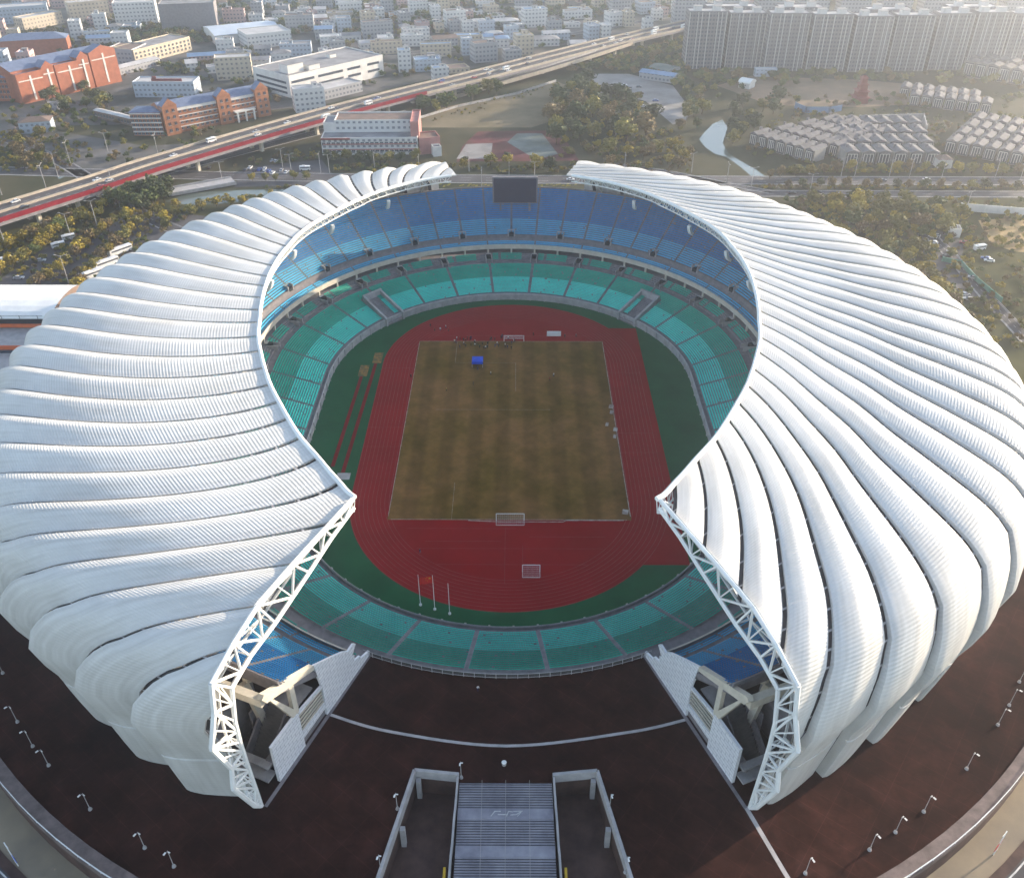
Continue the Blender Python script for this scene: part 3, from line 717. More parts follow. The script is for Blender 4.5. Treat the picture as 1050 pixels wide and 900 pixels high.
# goals
def goal(name, x, y, w, lab, facing=1, h=2.6, dep=2.2):
    t = thing(name, lab, 'football goal', (x, y, 0.06), 0 if facing > 0 else math.pi, 'white football goals')
    mb = MB()
    for s in (-1, 1): mb.bar((s * w / 2, 0, 0), (s * w / 2, 0, h), .11, 0, 6)
    mb.bar((-w / 2, 0, h), (w / 2, 0, h), .11, 0, 6); mb.build('goal_frame', M['white'], t)
    mb = MB()
    for s in (-1, 1): mb.bar((s * w / 2, 0, h), (s * w / 2, -dep, .1), .05); mb.bar((s * w / 2, 0, .08), (s * w / 2, -dep, .08), .07)
    mb.bar((-w / 2, -dep, .08), (w / 2, -dep, .08), .07)
    for i in range(1, 14): xx = -w / 2 + w * i / 14; mb.bar((xx, 0, h), (xx, -dep, .1), .018)
    for i in range(1, 6): mb.bar((-w / 2, -dep * i / 6, h * (1 - i / 6)), (w / 2, -dep * i / 6, h * (1 - i / 6)), .018)
    mb.build('net', M['white'], t); return t
goal('football_goal', .4, -53.9, 8.2, 'white football goal with net at the edge of the grass nearest the flagpoles')
goal('football_goal', 1.3, 53.4, 7.8, 'white football goal beside the crowd of players at the scoreboard end', -1)
goal('football_goal', 6.3, -75.4, 4.8, 'small portable white goal standing alone on the red running track')
# banner board, canopy, flags
t = thing('advert_board', 'white blank board standing on the red track behind the far goal', 'board', (17.2, 57.5, 0))
mb = MB(); mb.box((0, 0, 1.3), (5.6, .35, 2.1)); mb.build('panel', M['white'], t)
for x in (-2, 2):
    mb = MB(); mb.bar((x, .1, 0), (x, .6, 1.6), .07); mb.build('leg', M['conc_l'], t)
t = thing('canopy_tent', 'small bright blue pop-up canopy on the worn grass in front of the players', 'canopy', (-12.4, 35.4, .05))
mb = MB()
for i in range(4):
    a, b = [(math.cos(k), math.sin(k)) for k in (math.pi / 4 + i * math.pi / 2, math.pi / 4 + (i + 1) * math.pi / 2)]
    mb.poly([(a[0] * 2.9, a[1] * 2.9, 2.5), (b[0] * 2.9, b[1] * 2.9, 2.5), (0, 0, 3.5)]); mb.quad((a[0] * 2.9, a[1] * 2.9, 1.5), (b[0] * 2.9, b[1] * 2.9, 1.5), (b[0] * 2.9, b[1] * 2.9, 2.5), (a[0] * 2.9, a[1] * 2.9, 2.5))
mb.build('canopy', M['bluecloth'], t)
for i in range(4):
    k = math.pi / 4 + i * math.pi / 2; mb = MB(); mb.bar((math.cos(k) * 2.8, math.sin(k) * 2.8, 0), (math.cos(k) * 2.8, math.sin(k) * 2.8, 2.5), .05); mb.build('leg', M['white'], t)
def star(mb, c, r, rot, mi):
    pts = [(c[0] + math.sin(rot + k * math.pi / 5) * (r if k % 2 == 0 else r * .4), c[1], c[2] + math.cos(rot + k * math.pi / 5) * (r if k % 2 == 0 else r * .4)) for k in range(10)]
    for k in range(10): mb.poly([c, pts[k], pts[(k + 1) % 10]], mi)
for i, (x, y, lab) in enumerate([(-23.1, -87.9, 'bare white flagpole, left of the pole that flies a red flag'), (-19.2, -89.5, 'white flagpole flying a red flag with yellow stars'), (-15.2, -91.0, 'bare white flagpole, right of the pole that flies a red flag')]):
    t = thing('flagpole', lab, 'flagpole', (x, y, 0), 0, 'three flagpoles on the green apron')
    mb = MB(); mb.bar((0, 0, 0), (0, 0, 12.5 if i == 1 else 11.2), .11, 0, 8, .06); mb.bar((0, 0, 0), (0, 0, .4), .4, 0, 8); mb.build('pole', M['white'], t)
    if i == 1:
        mb = MB(); W = 10
        fx = lambda k: -.1 - 3.3 * k / W; fy = lambda k: .35 * math.sin(k * .9) * (k / W); fz = lambda k: 12.2 - .9 * (k / W) ** 2
        for k in range(W): mb.quad((fx(k), fy(k), fz(k) - 2.3), (fx(k + 1), fy(k + 1), fz(k + 1) - 2.3 - .2), (fx(k + 1), fy(k + 1), fz(k + 1)), (fx(k), fy(k), fz(k)))
        star(mb, (-.75, -.14, 11.6), .42, 0, 1)
        for dx, dz in ((-1.4, 11.95), (-1.7, 11.55), (-1.7, 11.1), (-1.35, 10.8)): star(mb, (dx, -.2, dz), .14, .4, 1)
        mb.build('flag', [M['red'], M['yellow']], t)

# ------------------------------------------------------------------ people
def person_mesh(pose, top, bottom, shoes=(.02, .02, .02)):
    """One continuous skinned body with head, arms, hands and legs."""
    me = bpy.data.meshes.new('person'); s = pose
    V = [(0, 0, .98), (0, 0, 1.2), (0, 0, 1.42), (0, 0, 1.52), (0, .02, 1.62), (0, .02, 1.74)]
    r = [.15, .14, .15, .06, .1, .085]; E_ = [(0, 1), (1, 2), (2, 3), (3, 4), (4, 5)]
    for sd in (-1, 1):
        sw = .22 * s * sd
        i = len(V); V += [(sd * .1, 0, .92), (sd * .11, sw * .7, .5), (sd * .11, sw * 1.3 - .05 * abs(s), .09), (sd * .12, sw * 1.3 + .14, .04)]; r += [.1, .07, .05, .04]; E_ += [(0, i), (i, i + 1), (i + 1, i + 2), (i + 2, i + 3)]
        i = len(V); V += [(sd * .19, 0, 1.42), (sd * .25, -sw * .5, 1.14), (sd * .25, -sw * .9 + .12, .9), (sd * .25, -sw * .9 + .16, .8)]; r += [.065, .05, .038, .034]; E_ += [(2, i), (i, i + 1), (i + 1, i + 2), (i + 2, i + 3)]
    me.from_pydata(V, E_, []); o = bpy.data.objects.new('tmp', me); COL.objects.link(o)
    md = o.modifiers.new('k', 'SKIN')
    for k, sv in enumerate(me.skin_vertices[0].data): sv.radius = (r[k] * 1.25, r[k] * 1.05)
    me.skin_vertices[0].data[0].use_root = True
    o.modifiers.new('s', 'SUBSURF').levels = 1
    dg = bpy.context.evaluated_depsgraph_get(); out = bpy.data.meshes.new_from_object(o.evaluated_get(dg)); bpy.data.objects.remove(o)
    for m in (top, bottom, M['skin'], M['rubber']): out.materials.append(m)
    for p in out.polygons:
        z, x = p.center.z, abs(p.center.x)
        p.material_index = 2 if (z > 1.5 and z < 1.68) or (x > .2 and z < .93) else 3 if z >= 1.68 or z < .08 else 0 if z > .97 else 1
        p.use_smooth = True
    out.name = 'person'; return out
cl = {n: mat('cloth_' + n, c, None, 3., .85) for n, c in (('black', (.02, .02, .025)), ('white', (.7, .7, .7)), ('red', (.35, .02, .03)), ('navy', (.02, .03, .12)), ('yellow', (.5, .4, .05)), ('grey', (.2, .2, .22)))}
PM = {(t, b): None for t, b in (('black', 'black'), ('white', 'navy'), ('red', 'black'), ('navy', 'navy'), ('yellow', 'black'), ('grey', 'black'), ('white', 'black'))}
for i, k in enumerate(PM): PM[k] = person_mesh((.4, .9, .15, .6)[i % 4], cl[k[0]], cl[k[1]])
ppl = []
kk = list(PM)
for i in range(42):
    x = -22 + i * .58 + R.uniform(-.8, .8); y = 50 + R.uniform(-3.2, 6.5); ppl.append((x, y, 'crowd', kk[R.choice([0, 0, 0, 1, 3, 5, 6])]))
for i in range(5): ppl.append((-33 + i * 2.1 + R.uniform(-.5, .5), 63 + R.uniform(-2, 3), 'track', kk[R.choice([0, 1, 2])]))
solo = [(-7.3, 28.2, 'standing just right of the blue canopy on the grass', 1), (-13.5, 21, 'alone on the grass between the blue canopy and the halfway line', 0), (-23, 17, 'alone on the left half of the grass', 4), (-36.7, 26, 'on the left touchline of the grass', 0), (14.5, 24, 'alone on the right half of the grass', 2), (16, 27, 'in pale kit on the right half of the grass', 1), (-25, -68, 'walking on the red track left of the small goal', 3), (-12.2, 31.5, 'at the front of the blue canopy', 3), (21.5, 56.5, 'on the track right of the white board', 0), (26, 57, 'farther right of the white board on the track', 5), (9, 58, 'seated group side, left of the white board', 0), (-6.6, -121, 'walking on the shaded plaza beside the fence', 1)]
for x, y, ctx, k in ppl:
    o = link('person', PM[k]); o.location = (x, y, .06 if ctx == 'crowd' and y < 53.6 else .03); o.rotation_euler = (0, 0, R.uniform(0, 6.28))
    w = {'black': 'black', 'white': 'white', 'red': 'red', 'navy': 'navy', 'yellow': 'yellow', 'grey': 'grey'}[k[0]]
    tag(o, 'person in %s top standing %s' % (w, 'in the crowd left of the far goal' if ctx == 'crowd' else 'in the little group on the far track bend'), 'person', 'players gathered at the far end in %s tops, %s' % (w, ctx))
for x, y, lab, ki in solo:
    k = kk[ki]; o = link('person', PM[k]); o.location = (x, y, 7.03 if y < -110 else .06); o.rotation_euler = (0, 0, R.uniform(0, 6.28))
    tag(o, 'person in %s top %s' % (k[0], lab), 'person', 'people scattered over the field')

# ================================================================== PLAZA
def plaza_mat():
    m, nt, b = newmat('brown_plaza_paving')
    tc = nd(nt, 'ShaderNodeTexCoord')
    n1 = nd(nt, 'ShaderNodeTexNoise', Scale=.035, Detail=7., Roughness=.65); nt.links.new(tc.outputs['Object'], n1.inputs['Vector'])
    n2 = nd(nt, 'ShaderNodeTexNoise', Scale=.9, Detail=6., Roughness=.7); nt.links.new(tc.outputs['Object'], n2.inputs['Vector'])
    mp = nd(nt, 'ShaderNodeMapping'); mp.inputs['Rotation'].default_value = (0, 0, rad(38)); nt.links.new(tc.outputs['Object'], mp.inputs['Vector'])
    br = nd(nt, 'ShaderNodeTexBrick', Scale=1., offset=.0); br.inputs['Color1'].default_value = (1, 1, 1, 1); br.inputs['Color2'].default_value = (.86, .86, .88, 1); br.inputs['Mortar'].default_value = (1.7, 1.7, 1.8, 1)
    br.inputs['Brick Width'].default_value = 8.; br.inputs['Row Height'].default_value = 4.; br.inputs['Mortar Size'].default_value = .07
    nt.links.new(mp.outputs['Vector'], br.inputs['Vector'])
    r = nd(nt, 'ShaderNodeValToRGB'); r.color_ramp.elements[0].position = .3; r.color_ramp.elements[1].position = .72
    r.color_ramp.elements[0].color = (.013, .0055, .005, 1); r.color_ramp.elements[1].color = (.05, .0185, .014, 1)
    nt.links.new(n1.outputs['Fac'], r.inputs['Fac'])
    mr = nd(nt, 'ShaderNodeMapRange'); mr.inputs['From Min'].default_value = .3; mr.inputs['From Max'].default_value = .7; mr.inputs['To Min'].default_value = .82; mr.inputs['To Max'].default_value = 1.15
    nt.links.new(n2.outputs['Fac'], mr.inputs['Value'])
    a = nd(nt, 'ShaderNodeMix', data_type='RGBA', blend_type='MULTIPLY'); a.inputs['Factor'].default_value = .8; nt.links.new(r.outputs['Color'], a.inputs['A']); nt.links.new(br.outputs['Color'], a.inputs['B'])
    n3 = nd(nt, 'ShaderNodeTexNoise', Scale=.13, Detail=9., Roughness=.7, Distortion=.6); nt.links.new(tc.outputs['Object'], n3.inputs['Vector'])
    r3 = nd(nt, 'ShaderNodeMapRange'); r3.inputs['From Min'].default_value = .42; r3.inputs['From Max'].default_value = .68; r3.inputs['To Min'].default_value = .72; r3.inputs['To Max'].default_value = 1.5; nt.links.new(n3.outputs['Fac'], r3.inputs['Value'])
    m3 = nd(nt, 'ShaderNodeMath', operation='MULTIPLY'); nt.links.new(mr.outputs[0], m3.inputs[0]); nt.links.new(r3.outputs[0], m3.inputs[1])
    sc = nd(nt, 'ShaderNodeVectorMath', operation='SCALE'); nt.links.new(a.outputs['Result'], sc.inputs[0]); nt.links.new(m3.outputs[0], sc.inputs['Scale'])
    nt.links.new(sc.outputs['Vector'], b.inputs['Base Color']); b.inputs['Roughness'].default_value = .9; b.inputs['Specular IOR Level'].default_value = .05
    return m
M['plaza'] = plaza_mat()
M['brown'] = mat('stained_brown_paving', (.10, .06, .05), (.05, .03, .027), .25, .9, detail=8)
M['rimstone'] = mat('weathered_rim_stone', (.20, .155, .145), (.11, .085, .08), .4, .85)
PC, PR = (0., -20.), 163.
a0 = math.asin(27.2 / PR)
outer = [(PC[0] + PR * math.sin(a), PC[1] - PR * math.cos(a)) for a in np.linspace(a0, 2 * math.pi - a0, 150)]
notch = [(-19.1, -142.1), (-9.7, -143.1), (-9.7, -144.4), (9.6, -144.4), (9.6, -143.1), (18.9, -142.1)]
hole = disco(R0 + 19.0, CYN, CYF, 60)
mb = MB(); tri_poly(mb, [outer + notch, hole], 7.0)
loop = outer + notch
for i in range(len(loop)):
    a, b = loop[i], loop[(i + 1) % len(loop)]; mb.quad((*b, 0), (*a, 0), (*a, 7), (*b, 7), 1)
struct('plaza', mb, [M['plaza'], M['brown']])
# pale lines set into the plaza
mb = MB(); ribbon(mb, smooth_line([(-39.6, -127.6), (-25.4, -132.1), (0, -135.6), (26.5, -132.1), (39.6, -128.8)], 8), .7, 7.012)
ribbon(mb, [(48.6, -149.6), (53.2, -163.3), (56.5, -172)], .9, 7.013); 
struct('plaza_lines', mb, M['conc_l'])
mb = MB(); ribbon(mb, [(33.4, -110), (49.4, -149.6)], .8, 7.014, 0, -.9); ribbon(mb, [(-33.4, -110), (-49.4, -149.6)], .8, 7.014, 0, .9); struct('plaza_drain', mb, M['conc'])
# parapet round the rim
rim = thing('rim_parapet', 'broad weathered stone parapet curving round the outer rim of the brown plaza', 'parapet')
mb = MB()
for i in range(len(outer) - 1):
    P = [Vector((*p, 0)) for p in (outer[i], outer[i + 1])]; C0 = Vector((*PC, 0)); n0, n1 = [(p - C0).normalized() for p in P]
    def g(k, r, z): v = C0 + (n0, n1)[k] * (PR + r); return (v.x, v.y, z)
    mb.quad(g(0, -2.6, 7.05), g(1, -2.6, 7.05), g(1, -2.6, 7.5), g(0, -2.6, 7.5)); mb.quad(g(0, -2.6, 7.5), g(1, -2.6, 7.5), g(1, .2, 7.6), g(0, .2, 7.6)); mb.quad(g(0, .2, 7.6), g(1, .2, 7.6), g(1, .2, 6.0), g(0, .2, 6.0))
mb.build('coping', M['rimstone'], rim)
mb = MB()
for i in range(len(outer) - 1):
    P = [Vector((*p, 8.5)) for p in (outer[i], outer[i + 1])]; C0 = Vector((*PC, 8.5)); P = [C0 + (p - C0) * (1 + .05 / PR) for p in P]
    mb.bar(P[0], P[1], .09); mb.bar((P[0].x, P[0].y, 7.5), P[0], .05); q = (P[0] + P[1]) / 2; mb.bar((q.x, q.y, 7.5), q, .05)
    mb.bar(P[0] - Vector((0, 0, .5)), P[1] - Vector((0, 0, .5)), .05)
mb.build('handrail', M['white'], rim)
# fence at the top of the near seats
fe = thing('guard_fence', 'low metal fence along the top of the near teal seats', 'fence')
qs = np.linspace(-QEND - 1, QEND + 1, 29); mb, mp_ = MB(), MB()
for i in range(28):
    (x0, y0, _, _), (x1, y1, _, _) = [[float(v) for v in ring(q, 19.6)] for q in (qs[i], qs[i + 1])]
    for z in (7.35, 8.55): mb.bar((x0, y0, z), (x1, y1, z), .07)
    mb.bar((x0, y0, 7), (x0, y0, 8.7), .09)
    mp_.quad((x0, y0, 7.4), (x1, y1, 7.4), (x1, y1, 8.5), (x0, y0, 8.5))
mb.build('rail', M['conc_l'], fe)
def mesh_mat():
    m, nt, b = newmat('see_through_mesh'); b.inputs['Base Color'].default_value = (.35, .35, .37, 1); b.inputs['Alpha'].default_value = .22; return m
mp_.build('mesh_panel', mesh_mat(), fe)
# entrance stair
M['nosing'] = mat('dark_stair_nosing', (.05, .048, .055), (.03, .03, .034), .6, .85)
M['stairblue'] = mat('grey_stair_stone', (.36, .35, .39), (.18, .175, .21), .25, .85, detail=8, lo=.3, hi=.7)
st = thing('entrance_stair', 'wide grey stone stair in four flights dropping from the plaza towards the road', 'stair', (0, 0, 0))
y, z, x = -144.4, 7.0, 9.6
for fl in range(4):
    n = 10; rz_, tr = (2.1 if fl < 3 else .7) / n, 4.4 / n; mb = MB()
    for i in range(n):
        mb.quad((-x, y, z), (-x, y, z - rz_), (x, y, z - rz_), (x, y, z), 0); z -= rz_
        mb.quad((-x, y, z), (-x, y - tr, z), (x, y - tr, z), (x, y, z), 0)
        mb.quad((-x, y - tr, z + .004), (-x, y - tr + .2, z + .004), (x, y - tr + .2, z + .004), (x, y - tr, z + .004), 1); y -= tr; x += .018
    mb.build('flight', [M['stairblue'], M['nosing']], st)
    mb = MB(); L_ = 2.4 if fl < 3 else 9.; mb.quad((-x, y, z), (-x, y - L_, z), (x, y - L_, z), (x, y, z)); 
    if fl == 0: pass
    mb.build('landing', M['stairblue'], st); y -= L_
for hx in (-4.9, 0, 4.9):
    mb = MB(); prof = [(-144.4, 7), (-148.8, 4.9), (-151.2, 4.9), (-155.6, 2.8), (-158, 2.8), (-162.4, .7), (-164.8, .7), (-169, 0)]
    for (ya, za), (yb, zb) in zip(prof, prof[1:]): mb.bar((hx, ya, za + .95), (hx, yb, zb + .95), .06); mb.bar((hx, ya, za), (hx, ya, za + .95), .05)
    mb.build('handrail', M['conc_l'], st)
# faded painted strokes on the upper landing
mb = MB()
for pts in ([(-3, -150.6), (-2.2, -149.5), (-1, -149.5)], [(-1.6, -150.2), (.2, -150.2)], [(.2, -150.6), (.6, -149.5), (1.5, -149.6)], [(1.0, -150.3), (2.2, -150.2), (3.4, -149.4)], [(1.6, -149.5), (3.4, -149.4), (2.4, -150.6)]): ribbon(mb, pts, .22, 4.912)
mb.build('faded_paint', M['paint'], st)
for s, w in ((-1, 'left'), (1, 'right')):
    t = thing('stairwell_parapet', 'pale parapet on slim columns round the sunken yard %s of the entrance stair' % w, 'parapet', (0, 0, 0), 0, 'parapets of the two sunken yards')
    A = [(s * 27.2, -181), (s * 19.1, -142.1), (s * 9.75, -143.1)]; mb = MB()
    for a, b in zip(A, A[1:]):
        a, b = Vector((*a, 0)), Vector((*b, 0)); d = (b - a).normalized(); n = Vector((-d.y, d.x, 0)) * .34
        mb.hexa([(*(a - n).xy, 5.6), (*(b - n).xy, 5.6), (*(b + n).xy, 5.6), (*(a + n).xy, 5.6), (*(a - n).xy, 8.1), (*(b - n).xy, 8.1), (*(b + n).xy, 8.1), (*(a + n).xy, 8.1)])
    mb.build('coping', M['conc_l'], t)
    mb = MB(); prof = [(-143.6, 8.0), (-144.4, 8.0), (-148.8, 6.0), (-151.2, 5.9), (-155.6, 3.8), (-158, 3.8), (-162.4, 1.7), (-172, 1.2)]
    for (ya, za), (yb, zb) in zip(prof, prof[1:]):
        xa, xb = [s * (9.95 + (-143.6 - q) * .055) for q in (ya, yb)]
        mb.hexa([(xa - .2, ya, 0), (xa + .2, ya, 0), (xb + .2, yb, 0), (xb - .2, yb, 0), (xa - .2, ya, za), (xa + .2, ya, za), (xb + .2, yb, zb), (xb - .2, yb, zb)])
    mb.build('stair_wall', M['conc_l'], t)
    for k in range(4):
        f = k / 3.4; mb = MB(); mb.box((s * (18.3 + 7.6 * f), -143.2 - 36.5 * f, 3.0), (1.0, 1.0, 6.0)); mb.build('column', M['conc_l'], t)
    h = thing('hoarding', 'narrow yellow hoarding leaning beside the stair wall in the %s sunken yard' % w, 'hoarding', (s * 11.9, -163, 0), 0, 'yellow hoardings')
    mb = MB(); mb.box((0, 0, 1.2), (.5, 6.5, 2.2)); mb.build('panel', M['yellow'], h)
    for yy in (-2.5, 2.5):
        mb = MB(); mb.bar((s * .3, yy, 0), (s * .1, yy, 2.0), .08); mb.build('brace', M['conc'], h)
# low platform chair / drone pad mark near the stair top
t = thing('litter_bin', 'small pale bin standing on the plaza above the entrance stair', 'bin', (-.4, -140.2, 7))
mb = MB(); mb.bar((0, 0, 0), (0, 0, .9), .45, 0, 10, .5); mb.build('body', M['conc_l'], t)
mb = MB(); mb.bar((0, 0, .9), (0, 0, 1.1), .55, 0, 10, .3); mb.build('lid', M['white'], t)

# plaza lamps
def lamp_proto():
    t = thing('plaza_lamp', '', 'street lamp')
    mb = MB(); mb.bar((0, 0, 0), (0, 0, .5), .42, 0, 10, .3); mb.build('base', M['conc_l'], t)
    mb = MB(); mb.bar((0, 0, .4), (0, 0, 5.6), .085, 0, 6, .06); mb.bar((0, 0, 5.5), (.8, 0, 5.7), .045); mb.build('pole', M['conc_l'], t)
    mb = MB(); mb.box((.75, 0, 5.72), (.6, .3, .14)); mb.box((0, .25, 5.2), (.2, .5, .14)); mb.build('lamp_head', M['white'], t)
    return t
LP = [(18, 740), (33.7, 765), (50, 784.6), (92.6, 829.5), (148.5, 869), (178.5, 888), (825.6, 895), (891.5, 871), (918, 853), (947, 832), (991, 788), (1023, 743), (1034.6, 723), (1045, 699), (407.7, 829), (390.7, 892), (624.8, 830), (641.3, 894), (473, 797), (3, 690)]
LT = ['leftmost but one of the lamps on the dark plaza', 'third lamp from the left on the dark plaza, close to the fourth', 'fourth lamp from the left on the dark plaza', 'lone lamp midway along the dark plaza rim', 'lamp below the roof tip on the dark plaza rim', 'lamp at the lower edge of the dark plaza', 'lamp nearest the long pale line on the sunlit plaza', 'second lamp right of the pale line on the sunlit plaza', 'third lamp right of the pale line on the sunlit plaza', 'fourth lamp right of the pale line on the sunlit plaza', 'lone lamp on the sunlit plaza opposite the roof foot', 'lowest of three close lamps at the right edge', 'middle of three close lamps at the right edge', 'topmost of three close lamps at the right edge', 'lamp beside the top of the left sunken yard', 'lower lamp beside the left sunken yard', 'lamp beside the top of the right sunken yard', 'lower lamp beside the right sunken yard', 'short lamp at the top corner of the entrance stair', 'lamp farthest left on the dark plaza']
lp = None
for (px, py), lab in zip(LP, LT):
    if lp is None: lp = lamp_proto(); o = lp
    else: o = copy_tree(lp)
    X, Y = at(px, py, 7); o.location = (X, Y, 7.0); o.rotation_euler = (0, 0, math.atan2(Y + 20, X)); tag(o, 'white ' + lab, 'street lamp', 'lamps standing on the brown plaza')

# ================================================================== GROUND AND ROADS AROUND
M['ground'] = mat('dry_scrub_ground', (.085, .076, .046), (.036, .042, .022), .02, .95, detail=9, lo=.36, hi=.64, spec=.05)
M['lawn'] = mat('olive_lawn', (.075, .072, .026), (.036, .042, .017), .05, .95, detail=8, spec=.05)
M['cityground'] = mat('city_paving', (.15, .14, .135), (.055, .06, .05), .03, .9, detail=8, lo=.38, hi=.62, spec=.05)
M['sandy'] = mat('bare_sandy_soil', (.24, .19, .125), (.13, .11, .065), .03, .95, detail=9, spec=.05)
M['yard'] = mat('pale_concrete_yard', (.30, .285, .28), (.17, .16, .15), .05, .9, detail=8)
M['court'] = mat('red_court', (.15, .055, .058), (.10, .05, .045), .06, .95, detail=8, spec=.05)
M['courtgreen'] = mat('pale_green_court', (.20, .22, .205), (.13, .15, .13), .08, .95, detail=8, spec=.05)
M['dryfield'] = mat('dry_tan_field', (.36, .25, .11), (.27, .19, .085), .06, .95, detail=8)
def water_mat():
    m, nt, b = newmat('river_water'); b.inputs['Base Color'].default_value = (.10, .12, .10, 1); b.inputs['Roughness'].default_value = .08
    tc = nd(nt, 'ShaderNodeTexCoord'); n = nd(nt, 'ShaderNodeTexNoise', Scale=.25, Detail=3.); nt.links.new(tc.outputs['Object'], n.inputs['Vector'])
    bp = nd(nt, 'ShaderNodeBump', Strength=.12, Distance=.3); nt.links.new(n.outputs['Fac'], bp.inputs['Height']); nt.links.new(bp.outputs['Normal'], b.inputs['Normal']); return m
M['water'] = water_mat()
mb = MB(); g = [(-4000, -3000), (4000, -3000), (4000, 5000), (-4000, 5000)]
hole2 = disco(R0 + 10, CYN, CYF, 40); tri_poly(mb, [g, hole2], -.02); struct('ground', mb, M['ground'])
mb = MB()
def annulus(mb, r0, r1, z, mi=0, n=120):
    A = np.linspace(0, 2 * math.pi, n + 1)
    for a, b in zip(A, A[1:]):
        P = lambda r, t: (PC[0] + r * math.cos(t), PC[1] + r * math.sin(t), z); mb.quad(P(r0, a), P(r1, a), P(r1, b), P(r0, b), mi)
annulus(mb, 150, 169.6, .01); struct('ring_path', mb, mat('worn_ring_path', (.30, .24, .165), (.19, .16, .125), .09, .9, detail=8, lo=.3, hi=.7))
mb = MB(); annulus(mb, 171.4, 186, .01); struct('ring_road', mb, M['asphalt'])
mb = MB(); annulus(mb, 171.8, 172.1, .03); struct('ring_road_line', mb, M['paint'])
mb = MB(); A_ = np.linspace(0, 2 * math.pi, 121)
for a, b in zip(A_, A_[1:]):
    P = lambda r, t, z: (PC[0] + r * math.cos(t), PC[1] + r * math.sin(t), z)
    mb.quad(P(169.6, a, .13), P(171.4, a, .13), P(171.4, b, .13), P(169.6, b, .13)); mb.quad(P(169.6, b, 0), P(169.6, a, 0), P(169.6, a, .13), P(169.6, b, .13)); mb.quad(P(171.4, a, 0), P(171.4, b, 0), P(171.4, b, .13), P(171.4, a, .13))
struct('ring_kerb', mb, M['brown'])
mb = MB(); mb.quad((-30, -190, .014), (30, -190, .014), (30, -142, .014), (-30, -142, .014)); struct('sunken_yard', mb, M['brown'])
city = [at(-120, 200), at(0, 130), at(120, 128), at(330, 108), at(520, 62), at(610, 42), at(700, 20), (480, 1300), (-900, 1300), (-900, 300)]
sheet('city_ground', city, .0, M['cityground'], px=False)
sheet('park_lawn', [(-30, 300), (-20, 205), (190, 205), (230, 215), (170, 260), (90, 300)], .0, M['lawn'])
sheet('grove_lawn', [(790, 208), (1060, 204), (1120, 420), (1000, 420)], .0, M['lawn'])
sheet('sandy_field', [(424, 131), (430, 120), (455, 110), (520, 97), (572, 84), (592, 92), (585, 108), (566, 124), (545, 131)], .02, M['sandy'])
sheet('concrete_yard', [(585, 92), (600, 76), (645, 76), (690, 88), (708, 112), (704, 124), (690, 128), (662, 104), (640, 98)], .03, M['yard'])
sheet('red_court', [(468, 166), (474, 150), (490, 135), (560, 134), (582, 146), (594, 165)], .03, M['court'])
sheet('court_centre', [(520, 146), (530, 137), (556, 137), (572, 158), (550, 164)], .05, M['courtgreen'])
sheet('small_court', [(468, 163), (478, 148), (505, 147), (503, 163)], .05, M['yard'])
sheet('tan_field', [(1003, 226), (1060, 222), (1100, 262), (1040, 258), (1016, 250)], .02, M['dryfield'])
sheet('river', [(741, 123), (731, 127), (722, 136), (717, 143), (723, 151), (733, 158), (745, 161), (760, 172), (774, 184), (789, 184), (775, 174), (754, 162), (747, 157), (741, 147), (746, 131)], .02, M['water'])
sheet('canal', [(168, 207), (196, 197), (250, 195), (300, 194), (318, 200), (260, 206), (200, 211)], .02, M['water'])
sheet('pond', [(54, 172), (70, 170), (76, 178), (60, 184)], .02, M['water'])
sheet('building_site', [(735, 88), (770, 78), (880, 82), (1000, 92), (1000, 104), (880, 110), (790, 108)], .01, mat('turned_earth', (.27, .18, .12), (.14, .11, .07), .04, .95, detail=9))
sheet('west_car_park', [(-20, 300), (60, 245), (150, 216), (215, 222), (150, 262), (100, 300)], .025, M['asphalt'])
sheet('north_car_park', [(240, 192), (250, 172), (330, 164), (345, 184), (330, 190)], .025, M['asphalt'])
sheet('east_car_park', [(930, 244), (962, 236), (990, 248), (985, 268), (1010, 300), (990, 308), (960, 280)], .025, M['asphalt'])
sheet('plot_forecourt', [(0, 100), (60, 135), (150, 150), (230, 145), (320, 118), (330, 128), (200, 175), (80, 175), (0, 150)], .01, mat('grey_forecourt', (.14, .13, .13), (.06, .06, .05), .05, .9, detail=8))
def road(name, pts, w, marks=True, z=.035, smooth=True):
    P = smooth_line(pts, 8) if smooth else [Vector(p) for p in pts]; mb = MB(); ribbon(mb, P, w, z); struct(name, mb, M['asphalt'])
    if marks:
        mb = MB()
        for o in (-w / 2 + .4, w / 2 - .4): ribbon(mb, P, .18, z + .012, 0, o)
        k = 0; acc = 0
        for i in range(len(P) - 1):
            a, b = Vector(P[i]).to_2d(), Vector(P[i + 1]).to_2d(); L_ = (b - a).length; n = max(1, int(L_ / 9))
            for j in range(n):
                p, q = a + (b - a) * (j / n), a + (b - a) * ((j + .42) / n)
                for o in ([-w / 6, w / 6] if w > 9 else [0]): ribbon(mb, [p, q], .16, z + .012, 0, o)
        struct(name + '_markings', mb, M['paint'])
    mk = MB()
    for o in (-w / 2 - .2, w / 2 + .2):
        for i in range(len(P) - 1):
            a, b = Vector(P[i]).to_2d(), Vector(P[i + 1]).to_2d(); d = (b - a).normalized(); n = Vector((-d.y, d.x)) * .2; c = Vector((-d.y, d.x)) * o
            q = [(*(a + c - n), z - .03), (*(b + c - n), z - .03), (*(b + c + n), z - .03), (*(a + c + n), z - .03)]
            mk.hexa(q + [(x, y, .16) for x, y, _ in q], bottom=False)
    struct(name + '_kerb', mk, M['conc_l'])
road('avenue', [(-420, 262), (-250, 250), (-120, 243), (0, 240), (120, 239), (300, 238), (560, 236)], 13)
